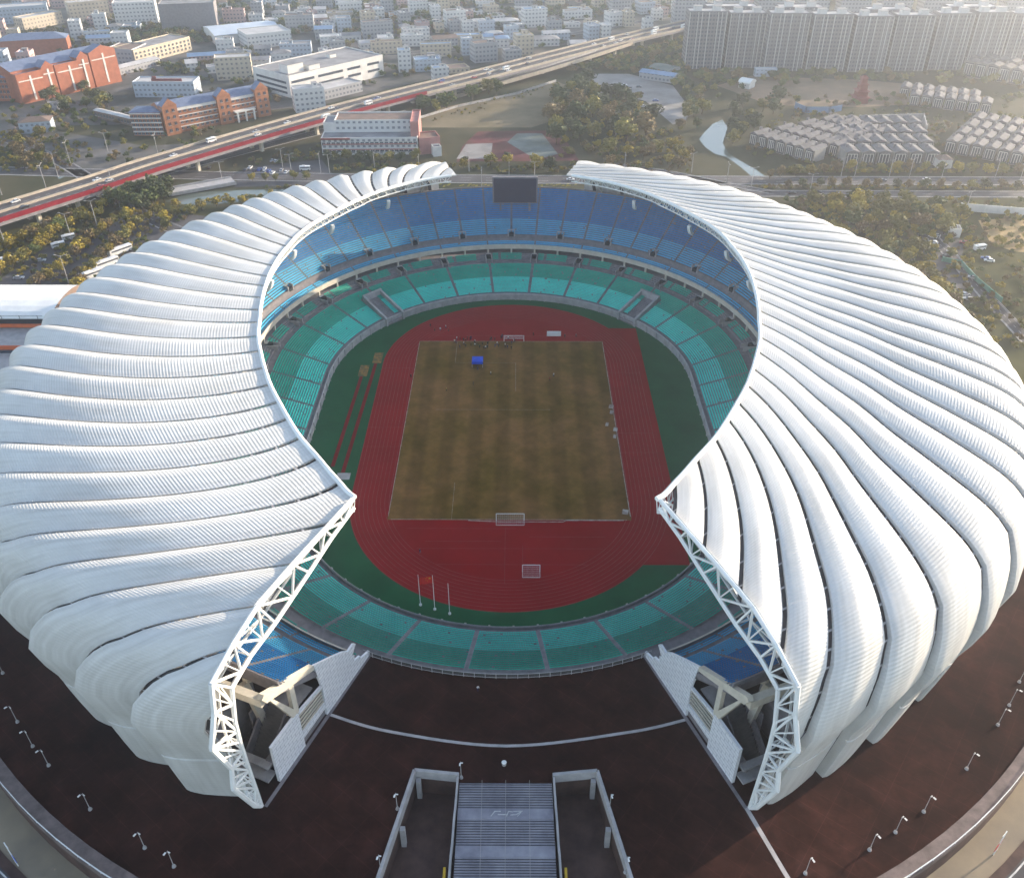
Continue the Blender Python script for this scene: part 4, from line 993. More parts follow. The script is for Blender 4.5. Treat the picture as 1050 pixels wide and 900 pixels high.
road('avenue_service', [(-120, 220), (0, 219), (120, 218), (300, 217), (560, 214)], 9)
road('side_road', [at(0, 140), at(60, 165), at(115, 200), at(150, 222), at(190, 240)], 8)
road('under_viaduct_road', [at(-40, 235), at(60, 205), at(170, 176), at(330, 135), at(420, 115)], 10)
road('east_lane', [at(950, 238), at(975, 262), at(1010, 302), at(1050, 345), at(1100, 400)], 6)
road('city_street', [(-520, 500), (-250, 520), (-80, 560), (60, 640), (200, 760)], 9)
road('city_street', [(-560, 690), (-250, 700), (0, 720), (180, 800)], 9)
road('riverside_road', [at(620, 168), at(680, 176), at(740, 188), at(790, 197)], 5)

# ------------------------------------------------------------------ elevated highway
VC = smooth_line([(-420, -66), (-320, 72), (-252, 165), (-220, 209), (-197, 243), (-130, 327), (-79, 384), (-24, 441), (30, 500), (83, 556), (157, 627), (270, 728), (520, 950), (700, 1110)], 10)
vz = 9.0; VW = 22.5
via = thing('elevated_highway', 'long elevated highway with cream and dark red barriers crossing behind the stadium', 'highway')
mb = MB(); ribbon(mb, VC, VW, vz); mb.build('deck', M['asphalt'], via)
def vpt(i, o): 
    a, b = VC[max(i - 1, 0)], VC[min(i + 1, len(VC) - 1)]; d = (b - a).normalized(); n = Vector((-d.y, d.x)); return VC[i] + n * o
def wallstrip(o, z0, z1, th, i0=0, i1=None):
    mb = MB(); i1 = len(VC) - 1 if i1 is None else i1
    for i in range(i0, i1):
        P = [vpt(i, o - th / 2), vpt(i + 1, o - th / 2), vpt(i + 1, o + th / 2), vpt(i, o + th / 2)]
        mb.hexa([(p.x, p.y, z0) for p in P] + [(p.x, p.y, z1) for p in P])
    return mb
M['darkred'] = mat('dark_red_barrier', (.21, .009, .02), (.16, .007, .016), .3, .8, spec=.1)
M['barrier'] = mat('cream_barrier', (.42, .36, .29), (.32, .27, .22), .3, .8)
MI_ = 62
wallstrip(VW / 2, vz - 1.8, vz + 1.3, .6).build('upper_barrier', M['barrier'], via)
wallstrip(VW / 2 + .45, vz - 1.0, vz + 1.0, .2).build('red_trim', M['darkred'], via)
wallstrip(.3, vz, vz + 1.1, 1.0).build('median_barrier', M['barrier'], via)
wallstrip(-VW / 2, vz - .2, vz + 2.0, .7, 0, MI_).build('red_barrier', M['darkred'], via)
wallstrip(-VW / 2, vz - .2, vz + 1.4, .6, MI_).build('pale_barrier', M['barrier'], via)
wallstrip(-VW / 2 - .1, vz - 1.8, vz - .2, .5).build('edge_girder', M['conc'], via)
wallstrip(0, vz - 1.9, vz - .05, VW - 5).build('box_girder', M['conc'], via)
wallstrip(-VW / 2 + 1.3, vz + .01, vz + .03, 1.1, 0, MI_).build('red_shoulder', M['darkred'], via)
for o in (5.6, -5.0):
    mb = MB(); 
    for i in range(len(VC) - 1):
        a, b = vpt(i, o), vpt(i + 1, o); n = max(1, int((b - a).length / 10))
        for j in range(n): ribbon(mb, [a + (b - a) * (j / n), a + (b - a) * ((j + .45) / n)], .22, vz + .012)
    mb.build('lane_marking', M['paint'], via)
for i in range(6, len(VC) - 8, 4):
    for o in (-5, 5):
        p = vpt(i, o); mb = MB(); a, b = VC[i - 1], VC[i + 1]; rz = math.atan2(b.y - a.y, b.x - a.x)
        mb.box((p.x, p.y, 3.6), (1.8, 2.2, 7.2), rz); mb.build('pier', M['cream'], via)
ramp = thing('slip_ramp', 'sloping slip ramp with pale barriers leaving the elevated highway above the sandy field', 'ramp')
RP = [(at(645, 44, 9), 9), (at(582, 64, 7), 7), (at(520, 82, 4.6), 4.6), (at(487, 91.5, 2.6), 2.6), (at(450, 102, .3), .3)]
P = smooth_line([(*p, z) for p, z in RP], 6); mb = MB(); ribbon(mb, P, 7, [p.z for p in P]); mb.build('deck', M['asphalt'], ramp)
for o, m_ in ((3.6, M['barrier']), (-3.6, M['conc_l'])):
    mb = MB()
    for i in range(len(P) - 1):
        d = (P[i + 1] - P[i]).to_2d().normalized(); n = Vector((-d.y, d.x, 0)) * o; a, b = P[i] + n, P[i + 1] + n; t_ = Vector((-d.y, d.x, 0)) * .25
        mb.hexa([a - t_ - Vector((0, 0, 1.5)), b - t_ - Vector((0, 0, 1.5)), b + t_ - Vector((0, 0, 1.5)), a + t_ - Vector((0, 0, 1.5)), a - t_ + Vector((0, 0, 1.1)), b - t_ + Vector((0, 0, 1.1)), b + t_ + Vector((0, 0, 1.1)), a + t_ + Vector((0, 0, 1.1))])
    mb.build('side_barrier', m_, ramp)

# small road bridge over the canal
t = thing('canal_bridge', 'low grey bridge over the canal beside the humped roof', 'bridge')
a, b = Vector(at(172, 198, 1)), Vector(at(240, 186, 1)); mb = MB(); d = (b - a).normalized(); n = Vector((-d.y, d.x)) * 5
mb.hexa([(*(a - n), .6), (*(b - n), .6), (*(b + n), .6), (*(a + n), .6), (*(a - n), 1.5), (*(b - n), 1.5), (*(b + n), 1.5), (*(a + n), 1.5)]); mb.build('deck', M['conc_l'], t)
for s in (-1, 1):
    mb = MB(); q = n * s; e = n.normalized() * .2
    mb.hexa([(*(a + q - e), 1.5), (*(b + q - e), 1.5), (*(b + q + e), 1.5), (*(a + q + e), 1.5), (*(a + q - e), 2.5), (*(b + q - e), 2.5), (*(b + q + e), 2.5), (*(a + q + e), 2.5)]); mb.build('parapet', M['conc_l'], t)

# ================================================================== VEHICLES
paintc = {n: mat('car_paint_' + n, c, None, 1., .3, spec=.5) for n, c in (('white', (.75, .75, .75)), ('silver', (.4, .41, .43)), ('black', (.02, .02, .025)), ('blue', (.03, .09, .35)), ('red', (.35, .02, .02)), ('grey', (.14, .14, .15)))}
def car_mesh(col):
    mb = MB()
    def prism(pts, w, mi, w2=None):      # side outline extruded across, roof narrower than the sills
        w2 = w if w2 is None else w2; zs = [p[1] for p in pts]; z0, z1 = min(zs), max(zs)
        hw = lambda z: (w + (w2 - w) * (z - z0) / (z1 - z0 + 1e-6)) / 2
        Lp = [(x, -hw(z), z) for x, z in pts]; Rp = [(x, hw(z), z) for x, z in pts]
        mb.poly(Lp, mi); mb.poly(Rp[::-1], mi)
        for i in range(len(pts)): j = (i + 1) % len(pts); mb.quad(Lp[j], Lp[i], Rp[i], Rp[j], mi)
    prism([(-2.25, .3), (2.25, .3), (2.3, .62), (2.1, .82), (.95, .95), (-1.7, 1.0), (-2.2, .9), (-2.3, .6)], 1.82, 0)
    prism([(-1.75, .96), (1.05, .93), (.35, 1.42), (-1.2, 1.44)], 1.66, 1, 1.3); prism([(-1.2, 1.43), (.35, 1.41), (.25, 1.5), (-1.1, 1.5)], 1.34, 0, 1.26)
    for x in (-1.4, 1.4):
        for s in (-1, 1): mb.bar((x, s * .72, .33), (x, s * .95, .33), .33, 2, 8)
    for s in (-1, 1): mb.box((2.24, s * .62, .66), (.12, .36, .16), 0, 3); mb.box((-2.27, s * .66, .72), (.08, .3, .16), 0, 4)
    me = mb.build('tmp', [col, M['glass'], M['rubber'], M['white'], M['red']]); m = me.data; bpy.data.objects.remove(me); m.name = 'car'; return m
CARS = {n: car_mesh(m) for n, m in paintc.items()}
def big_mesh(L_, h, w, cab=True):
    mb = MB(); mb.box((0, 0, h / 2 + .45), (L_, w, h - .1)); mb.box((L_ * .02, 0, h * .68 + .45), (L_ * .9, w + .06, h * .24), 0, 1); mb.box((L_ / 2 + .02, 0, h * .62 + .45), (.1, w * .86, h * .42), 0, 1)
    mb.box((-L_ * .1, 0, h + .55), (L_ * .3, w * .6, .3))
    for x in (-L_ * .33, L_ * .33):
        for s in (-1, 1): mb.bar((x, s * (w / 2 - .35), .5), (x, s * (w / 2 + .03), .5), .5, 2, 10)
    o = mb.build('tmp', [paintc['white'], M['glass'], M['rubber']]); m = o.data; bpy.data.objects.remove(o); m.name = 'bus'; return m
BUS, VAN = big_mesh(11.5, 2.9, 2.5), big_mesh(6.0, 2.3, 2.1)
ORD = ['first', 'second', 'third', 'fourth', 'fifth', 'sixth', 'seventh', 'eighth', 'ninth', 'tenth', 'eleventh', 'twelfth', 'thirteenth', 'fourteenth', 'fifteenth', 'sixteenth', 'seventeenth', 'eighteenth', 'nineteenth', 'twentieth', 'twenty-first', 'twenty-second', 'twenty-third', 'twenty-fourth', 'twenty-fifth']
def car(x, y, z, rz, kind, lab, group, nm='parked_car'):
    o = link(nm, CARS.get(kind) if kind in CARS else (BUS if kind == 'bus' else VAN)); o.location = (x, y, z); o.rotation_euler = (0, 0, rz); tag(o, lab, 'bus' if kind == 'bus' else 'van' if kind == 'van' else 'car', group); return o
seglen = [0]
for i in range(len(VC) - 1): seglen.append(seglen[-1] + (VC[i + 1] - VC[i]).length)
def along(s):
    for i in range(len(VC) - 1):
        if seglen[i + 1] >= s: f = (s - seglen[i]) / (seglen[i + 1] - seglen[i]); return i, VC[i] + (VC[i + 1] - VC[i]) * f
cnt = {}
ss = sorted([R.uniform(270, 1150) for _ in range(64)])
for s in ss:
    i, p = along(s); d = (VC[i + 1] - VC[i]).normalized(); n = Vector((-d.y, d.x)); lane = R.choice([8.0, 3.4, -3.0, -7.4]); q = p + n * lane
    k = R.choice(['white', 'white', 'white', 'silver', 'black', 'grey', 'blue', 'red', 'van', 'bus']); side = 'far' if lane > 0 else 'near'; key = (k, side); c = cnt[key] = cnt.get(key, 0) + 1
    car(q.x, q.y, vz + .02, math.atan2(d.y, d.x) + (math.pi if lane > 0 else 0), k, '%s %s on the highway\'s %s carriageway, %s of its kind from the lower left' % ('white' if k in ('van', 'bus') else k, k if k in ('van', 'bus') else 'car', side, ORD[c - 1]), 'traffic on the elevated highway', 'driving_' + (k if k in ('bus', 'van') else 'car'))
for j, (px, py, k, a, w) in enumerate([(60.5, 254, 'van', 35, 'white box van side by side with another in the west car park'), (71, 246, 'van', 35, 'white box van parked just beyond its twin in the west car park'), (7, 271, 'bus', 25, 'grey white bus at the left edge of the west car park'), (94, 285, 'bus', 52, 'white coach nearest the humped roof edge'), (110, 273, 'bus', 52, 'white coach second from the humped roof edge'), (124, 260, 'bus', 52, 'white coach third from the humped roof edge, near the hedge'), (42, 268, 'silver', 10, 'silver car alone in the tree-lined bay of the west car park'), (19.6, 286, 'silver', 10, 'silver car beside yellow trees above the barrel roof'), (43, 248, 'white', 40, 'white car left of the two box vans'), (30, 257, 'black', 40, 'black car under trees left of the two box vans'), (313, 175, 'van', 5, 'white van parked alone beyond the north car park rows')]):
    X, Y = at(px, py); car(X, Y, .04, rad(a), k, w, 'vehicles in the west and north car parks', 'parked_' + (k if k in ('bus', 'van') else 'car'))
for j, (zx, zy) in enumerate([(505, 425), (530, 442), (560, 437), (592, 432), (590, 452), (640, 456), (640, 383), (660, 388), (692, 440), (722, 452), (615, 445), (480, 440), (262, 425), (30, 497)]):
    X, Y = at(170 + zx / 5.833, 100 + zy / 5.833); k = ['white', 'black', 'blue', 'white', 'silver', 'white', 'silver', 'white', 'silver', 'white', 'blue', 'black', 'black', 'white'][j]
    car(X, Y, .04, rad(R.choice([80, 85, 95])), k, '%s car in the car park before the canal, %s from its left end' % (k, ORD[[1, 3, 4, 6, 5, 8, 9, 10, 11, 12, 7, 0, 13, 14][j]]), 'cars parked north of the stadium')
for j, (zx, zy) in enumerate([(445, 248), (500, 255), (520, 248), (505, 290), (515, 318), (612, 225), (628, 240), (615, 345), (580, 372), (690, 290), (740, 500), (695, 600), (715, 628), (820, 385), (840, 398), (780, 330)]):
    X, Y = at(870 + zx / 5.833, 200 + zy / 5.833); k = ['black', 'white', 'silver', 'white', 'black', 'white', 'silver', 'white', 'black', 'red', 'silver', 'white', 'silver', 'blue', 'white', 'van'][j]
    car(X, Y, .05, rad(R.choice([150, 160, 20])), k, '%s %s in the east car park between the groves, %s from its far end' % ('white' if k == 'van' else k, 'van' if k == 'van' else 'car', ORD[[2, 3, 1, 5, 6, 0, 4, 8, 9, 7, 12, 14, 15, 10, 11, 13][j]]), 'cars parked east of the stadium')
for j, (px, py, z) in enumerate([(585, 185, 0), (640, 192, 0), (700, 186, 0), (812, 199, 0), (838, 198, 0), (905, 186, 0), (950, 185, 0), (210, 189, 0), (660, 110, 0), (672, 104, 0), (640, 88, 0), (655, 90, 0)]):
    X, Y = at(px, py); k = ['white', 'silver', 'white', 'black', 'black', 'grey', 'white', 'white', 'white', 'blue', 'white', 'grey'][j]
    car(X, Y, .06, 0, k, '%s car %s, %s' % (k, 'driving on the avenue behind the stadium' if j < 8 else 'parked on the pale concrete yard', ORD[j] + ' from the left' if j < 8 else ORD[j - 8] + ' nearest'), 'cars on the avenue' if j < 8 else 'cars on the concrete yard', 'driving_car' if j < 8 else 'parked_car')

# ================================================================== BUILDINGS
W_ = {k: facade('facade_' + k, c, g, wx, wz, fx, fz) for k, c, g, wx, wz, fx, fz in (
    ('white', (.62, .61, .6), (.22, .23, .25), 3.4, 3.4, .5, .42), ('grey', (.34, .34, .36), (.14, .15, .17), 3.2, 3.3, .55, .45), ('beige', (.52, .44, .34), (.2, .18, .16), 3.6, 3.3, .45, .45),
    ('pink', (.48, .33, .31), (.1, .1, .11), 3.2, 3.3, .5, .4), ('pale_blue', (.42, .47, .54), (.2, .22, .25), 3.2, 3.3, .5, .42), ('tower', (.17, .165, .18), (.07, .07, .085), 2.6, 2.9, .6, .5))}
M['brick'] = mat('red_brick', (.36, .125, .07), (.27, .09, .05), .4, .85)
M['brown_brick'] = mat('orange_brown_brick', (.40, .17, .085), (.3, .12, .06), .4, .85)
M['slate'] = mat('blue_grey_roof', (.16, .20, .30), (.11, .14, .22), .4, .6)
M['roofgrey'] = mat('grey_flat_roof', (.30, .29, .3), (.17, .165, .17), .12, .9, detail=8)
M['rooflight'] = mat('pale_flat_roof', (.5, .49, .49), (.36, .35, .35), .12, .85, detail=8)
M['roofblue'] = mat('blue_sheet_roof', (.2, .3, .45), (.14, .22, .34), .2, .6)
M['roofbrown'] = mat('brown_sheet_roof', (.22, .15, .12), (.14, .1, .08), .2, .8)
M['wwall'] = mat('white_render', (.66, .64, .61), (.54, .52, .5), .2, .85)
M['pinkwall'] = mat('pink_brick_band', (.42, .2, .18), (.33, .16, .15), .3, .85)
M['creamwall'] = mat('cream_render', (.58, .50, .38), (.47, .4, .3), .2, .85)
M['redpaint'] = mat('red_painted_timber', (.22, .045, .04), (.17, .035, .03), .4, .6)
M['orange'] = mat('orange_band', (.62, .13, .03), (.5, .1, .025), .4, .7)
def win_mesh(w, h):
    mb = MB(); mb.box((0, 0, 0), (w, .16, h), 0, 0); mb.box((0, -.06, -h / 2 - .08), (w + .3, .34, .14), 0, 1); mb.box((0, -.03, 0), (.1, .18, h), 0, 1)
    o = mb.build('tmp', [M['glass'], M['conc_l']]); m = o.data; bpy.data.objects.remove(o); m.name = 'window'; return m
WM = {}
def windows(t, L_, dp, h, nx, nz, w, hh, z0=1.2, ny=0, faces='f', skip=None):
    key = (round(w, 1), round(hh, 1)); 
    if key not in WM: WM[key] = win_mesh(w, hh)
    nb = 0
    for f, length, n in (('f', L_, nx), ('l', dp, ny), ('r', dp, ny)):
        if f not in faces or n == 0: continue
        for i in range(n):
            for j in range(nz):
                if nb >= 100: return
                s = (i + .5) * length / n; z = z0 + (j + .5) * (h - z0 - .6) / nz
                if skip and skip(f, s, z): continue
                o = link('window', WM[key], t); nb += 1
                if f == 'f': o.location = (s, -.06, z)
                elif f == 'l': o.location = (-.06, dp - s, z); o.rotation_euler = (0, 0, -math.pi / 2)
                else: o.location = (L_ + .06, s, z); o.rotation_euler = (0, 0, math.pi / 2)
def shell(t, L_, dp, h, wall, roofm, roof='flat', x0=0., y0=0., z0=0., name='wall', over=.5, rise=3., rname='roof'):
    mb = MB(); mb.box((x0 + L_ / 2, y0 + dp / 2, z0 + h / 2), (L_, dp, h), 0, 0, None, False); w = mb.build(name, wall, t)
    mb = MB()
    if roof == 'flat':
        mb.box((x0 + L_ / 2, y0 + dp / 2, z0 + h + .05), (L_ - .7, dp - .7, .1))
        for a in ((x0 + L_ / 2, y0 + .17, L_, .35), (x0 + L_ / 2, y0 + dp - .17, L_, .35)): mb.box((a[0], a[1], z0 + h + .45), (a[2] + .02, a[3], .9), 0, 1)
        for a in (x0 + .17, x0 + L_ - .17): mb.box((a, y0 + dp / 2, z0 + h + .44), (.36, dp - .7, .88), 0, 1)
    elif roof in ('gable', 'hip'):
        q = dp / 2 if roof == 'hip' else -over; q = min(q, L_ / 2 - .5)
        A = [(x0 - over, y0 - over, z0 + h), (x0 + L_ + over, y0 - over, z0 + h), (x0 + L_ + over, y0 + dp + over, z0 + h), (x0 - over, y0 + dp + over, z0 + h), (x0 + (q if roof == 'hip' else -over), y0 + dp / 2, z0 + h + rise), (x0 + L_ - (q if roof == 'hip' else -over), y0 + dp / 2, z0 + h + rise)]
        mb.quad(A[0], A[1], A[5], A[4]); mb.quad(A[2], A[3], A[4], A[5]); mb.poly([A[3], A[0], A[4]], 0 if roof == 'hip' else 1); mb.poly([A[1], A[2], A[5]], 0 if roof == 'hip' else 1); mb.quad(A[3], A[2], A[1], A[0])
    elif roof == 'gabley':            # ridge along depth: gable faces the front
        A = [(x0 - .2, y0 - .3, z0 + h), (x0 + L_ + .2, y0 - .3, z0 + h), (x0 + L_ + .2, y0 + dp, z0 + h), (x0 - .2, y0 + dp, z0 + h), (x0 + L_ / 2, y0 - .3, z0 + h + rise), (x0 + L_ / 2, y0 + dp, z0 + h + rise)]
        mb.quad(A[3], A[0], A[4], A[5]); mb.quad(A[1], A[2], A[5], A[4]); mb.poly([A[0], A[1], A[4]], 1); mb.poly([A[2], A[3], A[5]], 1); mb.quad(A[3], A[2], A[1], A[0])
    elif roof == 'barrel':
        n = 10
        for i in range(n):
            a, b = math.pi * i / n, math.pi * (i + 1) / n; f = lambda k: (y0 + dp / 2 - math.cos(k) * (dp / 2 + over), z0 + h + math.sin(k) * rise)
            mb.quad((x0 - over, *f(a)), (x0 + L_ + over, *f(a)), (x0 + L_ + over, *f(b)), (x0 - over, *f(b)))
            mb.poly([(x0 - over, y0 + dp / 2, z0 + h), (x0 - over, *f(a)), (x0 - over, *f(b))], 1); mb.poly([(x0 + L_ + over, y0 + dp / 2, z0 + h), (x0 + L_ + over, *f(b)), (x0 + L_ + over, *f(a))], 1)
        mb.quad((x0 - over, y0 - over, z0 + h - .01), (x0 - over, y0 + dp + over, z0 + h - .01), (x0 + L_ + over, y0 + dp + over, z0 + h - .01), (x0 + L_ + over, y0 - over, z0 + h - .01), 1)
    r = mb.build(rname, [roofm, wall], t); return w, r
def roofbox(t, x, y, z, sx, sy, sz, m, name='roof_hut'):
    mb = MB(); mb.box((x, y, z + sz / 2), (sx, sy, sz), 0, 0, None, False); mb.box((x, y, z + sz + .1), (sx + .4, sy + .4, .2), 0, 1); return mb.build(name, [m, M['roofgrey']], t)
FOOT = []
def base(name, lab, cat, a, b, group=None, px=True):
    A, B = (Vector(at(*a)), Vector(at(*b))) if px else (Vector(a), Vector(b)); d = B - A; n_ = Vector((-d.y, d.x)).normalized(); FOOT.append((A + d / 2 + n_ * 10, max(d.length / 2, 12) + 8)); FOOT.append((A + d * .15 + n_ * 10, 18)); FOOT.append((A + d * .85 + n_ * 10, 18))
    return thing(name, lab, cat, (A.x, A.y, 0), math.atan2(d.y, d.x), group), d.length
# orange-brown school block with three gabled bays
t, L_ = base('brick_school', 'orange brown block with three gabled bays and a blue grey roof beside the elevated highway', 'building', (171, 139), (277, 117.5))
shell(t, L_, 16, 15.5, M['brown_brick'], M['slate'], 'gable', rise=3.5)
for f in (0., .5, .87):
    w, r = shell(t, 9.5, 6, 18, M['brown_brick'], M['slate'], 'gabley', f * L_, -2.2, 0, 'gabled_bay', rise=4.5)
mb = MB()
for z in (3.6, 7.0, 10.4, 13.9): mb.box((L_ / 2, -.12, z), (L_, .5, .5))
mb.box((L_ / 2, -.1, 14.8), (L_, .4, 1.2)); mb.build('white_band', M['wwall'], t)
windows(t, L_, 16, 15.5, 22, 4, 1.7, 1.8, 1.0, 0, 'f', lambda f, s, z: any(abs(s - (g * L_ + 4.7)) < 5.2 for g in (0, .5, .87)))
for f in (0., .5, .87):
    for i in range(2):
        for j in range(4): o = link('bay_window', WM[(1.7, 1.8)], t); o.location = (f * L_ + 2.8 + i * 4, -2.26, 3 + j * 4)
mb = MB()
for x in (.66, .74, .82): mb.box((x * L_, -4, 3.2), (1.0, 1.0, 6.4))
mb.box((.74 * L_, -2.2, 6.8), (.2 * L_, 4.4, .9)); mb.build('porch', M['wwall'], t)
t, L_ = base('brick_school_wing', 'shaded brown end wing with white bands, left of the gabled school block', 'building', (138, 139.5), (170, 139.4))
shell(t, L_ - .6, 15, 14.5, M['brown_brick'], M['slate'], 'hip', rise=2)
mb = MB()
for z in (2.6, 5.4, 8.2, 11, 13.8): mb.box((L_ / 2 - .3, -.15, z), (L_ - .6, .5, .6))
mb.build('white_band', M['wwall'], t); windows(t, L_ - .6, 15, 14, 8, 5, 1.7, 1.4, .2)
# red brick complex at the far left
t, L_ = base('red_brick_complex', 'large red brick complex of stepped gabled towers with blue roofs at the left edge', 'building', (20, 106), (112, 84.5))
shell(t, L_, 26, 21, M['brick'], M['slate'], 'gable', rise=4)
for f, w0, h0 in ((0, 20, 19), (.27, 9, 21), (.41, 22, 20), (.66, 9, 22.5), (.8, 22, 24)):
    shell(t, w0, 9, h0, M['brick'], M['slate'], 'gabley' if w0 < 12 or f > .7 else 'flat', f * L_, -6, 0, 'brick_tower', rise=4)
    mb = MB(); mb.box((f * L_ + w0 / 2, -6.1, h0 * .5), (1.4, .3, h0 * .86)); mb.box((f * L_ + w0 / 2, -6.1, h0 * .78), (w0 * .9, .28, .7)); mb.build('white_trim', M['wwall'], t)
windows(t, L_, 26, 20, 14, 5, 1.6, 1.8)
t, L_ = base('red_brick_wing', 'shaded red brick wing with a grey parapet left of the stepped towers', 'building', (-45, 104), (22, 104)); shell(t, L_ - 1, 18, 16, M['brick'], M['slate'], 'gable', rise=3); windows(t, L_ - 1, 18, 16, 18, 4, 1.6, 1.8)
t, L_ = base('red_brick_hall', 'long low hall with a slate blue roof behind the red brick complex', 'building', (3, 60), (72, 56)); shell(t, L_, 18, 13, M['brick'], M['slate'], 'hip', rise=4)
# big white building
t, L_ = base('white_depot', 'long white building with two ribbons of dark windows and huts on its grey roof', 'building', (299, 101), (394, 77.5))
shell(t, L_, 44, 14.5, M['wwall'], M['roofgrey'])
for z in (5.5, 10.6):
    for f0, f1 in ((.02, .25), (.29, .55), (.6, .74), (.82, .95)): mb = MB(); mb.box(((f0 + f1) / 2 * L_, -.04, z), ((f1 - f0) * L_, .2, 1.7)); mb.build('window_band', M['glass'], t)
for z in (3, 6.4, 10): mb = MB(); mb.box((-.04, 22, z), (.2, 36, 1.6)); mb.build('window_band', M['glass'], t)
roofbox(t, 12, 12, 14.5, 14, 10, 6, M['wwall']); roofbox(t, 27, 9, 14.5, 10, 9, 3.4, M['wwall']); roofbox(t, 60, 26, 14.5, 6, 5, 2.4, M['wwall'])
t, L_ = base('canopy_hall', 'low hall under a broad grey canopy roof in front of the long white building', 'building', (322, 106), (372, 94)); shell(t, L_, 16, 6.5, W_['grey'], M['rooflight'], 'flat')
# pink and white building before the viaduct
t, L_ = base('pink_office', 'pink and white stepped office block with a brick tower, in front of the elevated highway', 'building', (331, 159.5), (429, 158.5))
shell(t, L_, 14, 9.5, W_['white'], M['roofgrey']); shell(t, L_ * .86, 18, 16, W_['white'], M['roofbrown'], 'flat', L_ * .12, 14, 0, 'rear_block')
shell(t, L_ * .2, 16, 14.5, M['wwall'], M['roofgrey'], 'flat', 0, 14.2, 0, 'left_block')
mb = MB()
for z in (3.4, 6.6): mb.box((L_ * .5, -.1, z), (L_ * .97, .4, .7))
mb.build('pink_band', M['pinkwall'], t)
windows(t, L_, 14, 9.5, 20, 2, 2.0, 1.6, .8)
shell(t, 5, 26, 17.5, M['pinkwall'], M['pinkwall'], 'flat', L_ - 4.2, 4, 0, 'brick_tower'); mb = MB(); mb.box((L_ * .15, -.2, 9.8), (L_ * .3, 1.2, 1.0)); mb.build('red_cornice', M['redpaint'], t)
t, L_ = base('pink_annex', 'small pink brick annex with an outside stair right of the pink office block', 'building', (431, 159), (452, 157)); shell(t, L_, 13, 9, M['pinkwall'], M['roofbrown']); shell(t, 5, 6, 5, M['wwall'], M['roofgrey'], 'flat', L_ * .55, -6, 0, 'porch')
# arc building, canopy shed, footbridge, cream block
t, L_ = base('arched_building', 'pale building with a curved row of windows and red rooftop panels behind the brown school', 'building', (139, 100), (201, 100)); shell(t, L_, 16, 10, W_['pale_blue'], M['rooflight']); 
mb = MB(); mb.box((L_ * .55, 3, 11.4), (L_ * .5, .6, 1.8)); mb.box((L_ * .35, 3, 12.4), (3, .7, 3)); mb.build('red_panel', M['redpaint'], t)
t, L_ = base('canopy_shed', 'long narrow shed with a pale sheet roof right of the red brick complex', 'building', (114, 80), (165, 67)); shell(t, L_, 11, 5, W_['grey'], M['rooflight'], 'gable', rise=1.2)
t, L_ = base('covered_footbridge', 'low brown covered gallery with a white roof leading to the brown school', 'building', (98, 121), (140, 131)); shell(t, L_, 5, 5, M['roofbrown'], M['rooflight'], 'gable', rise=.8); windows(t, L_, 5, 5, 14, 1, 1.6, 1.8, .8)
t, L_ = base('cream_block', 'cream three storey block with dark seams in the sunlight behind the canopy shed', 'building', (140, 67), (197, 52)); shell(t, L_, 24, 10.5, M['creamwall'], M['roofgrey']); windows(t, L_, 24, 10.5, 14, 3, 1.8, 1.5)
t, L_ = base('grey_block', 'shaded grey block with a dark flat roof left of the cream block', 'building', (111, 66), (139, 67)); shell(t, L_ - 1, 26, 11, W_['grey'], M['roofbrown'])
t, L_ = base('dark_tower_block', 'broad dark block standing against the light among the far city trees', 'building', (168, 36), (224, 34)); shell(t, L_, 24, 25, M['conc'], M['roofgrey'])
t, L_ = base('balcony_block', 'long blue grey block with balcony bands at the top left corner', 'building', (-5, 26), (52, 22)); shell(t, L_, 20, 14, W_['pale_blue'], M['rooflight'])
t, L_ = base('cream_terrace', 'low cream terrace with a stepped roof line near the top left corner', 'building', (26, 32), (66, 24)); shell(t, L_, 14, 10, W_['beige'], M['rooflight'])
t, L_ = base('beige_slab', 'beige and shaded grey slab block above the red brick complex', 'building', (74, 24), (114, 20)); shell(t, L_, 16, 17, W_['beige'], M['rooflight'])
t, L_ = base('white_slab', 'white angular block with a red flank left of the broad dark block', 'building', (120, 28), (163, 26)); shell(t, L_, 18, 20, W_['white'], M['rooflight'])
t, L_ = base('warehouse', 'large warehouse with a wide pale blue sheet roof in the far city', 'building', (222, 47), (290, 40)); shell(t, L_, 46, 8, M['wwall'], mat('pale_blue_sheet', (.5, .56, .64), (.42, .48, .56), .1, .6), 'gable', rise=2.5)
t, L_ = base('white_factory', 'white three storey factory with a pale roof right of the warehouse', 'building', (255, 51), (300, 46)); shell(t, L_, 30, 11, W_['white'], M['rooflight'])
# left sports hall
t = thing('sports_hall', 'sports hall with a wide white barrel roof and orange bands beside the west roof shell', 'building', (-243, 53, 0), 0)
shell(t, 64, 26, 10.5, M['roofbrown'], M['white'], 'barrel', rise=3.2, over=1.2)
mb = MB(); mb.box((31, -7, 2.9), (62, 14, 5.8)); mb.build('annex', M['conc_l'], t); mb = MB(); mb.box((29, -21, 1.4), (58, 14, 2.8)); mb.build('terrace', M['conc_l'], t)
for L_, yy, zz, hh in ((63, -.5, 7.2, 1.5), (62.4, -14.25, 5.2, 1.6), (58.4, -28.25, 2.3, 1.5)): mb = MB(); mb.box((L_ / 2, yy, zz), (L_, .5, hh)); mb.build('orange_band', M['orange'], t)
mb = MB(); mb.box((32, -.35, 9.2), (63.4, .3, 2.4)); mb.build('dark_glazing', M['ink'], t); mb = MB(); mb.box((31, -14.1, 2.4), (61, .3, 3.6)); mb.build('glazing', M['glass'], t)
for k in range(9):
    mb = MB(); mb.bar((4 + k * 7, -1.3, 10.6), (4 + k * 7, -1.3, 12.0), .1); mb.build('roof_post', M['rubber'], t)
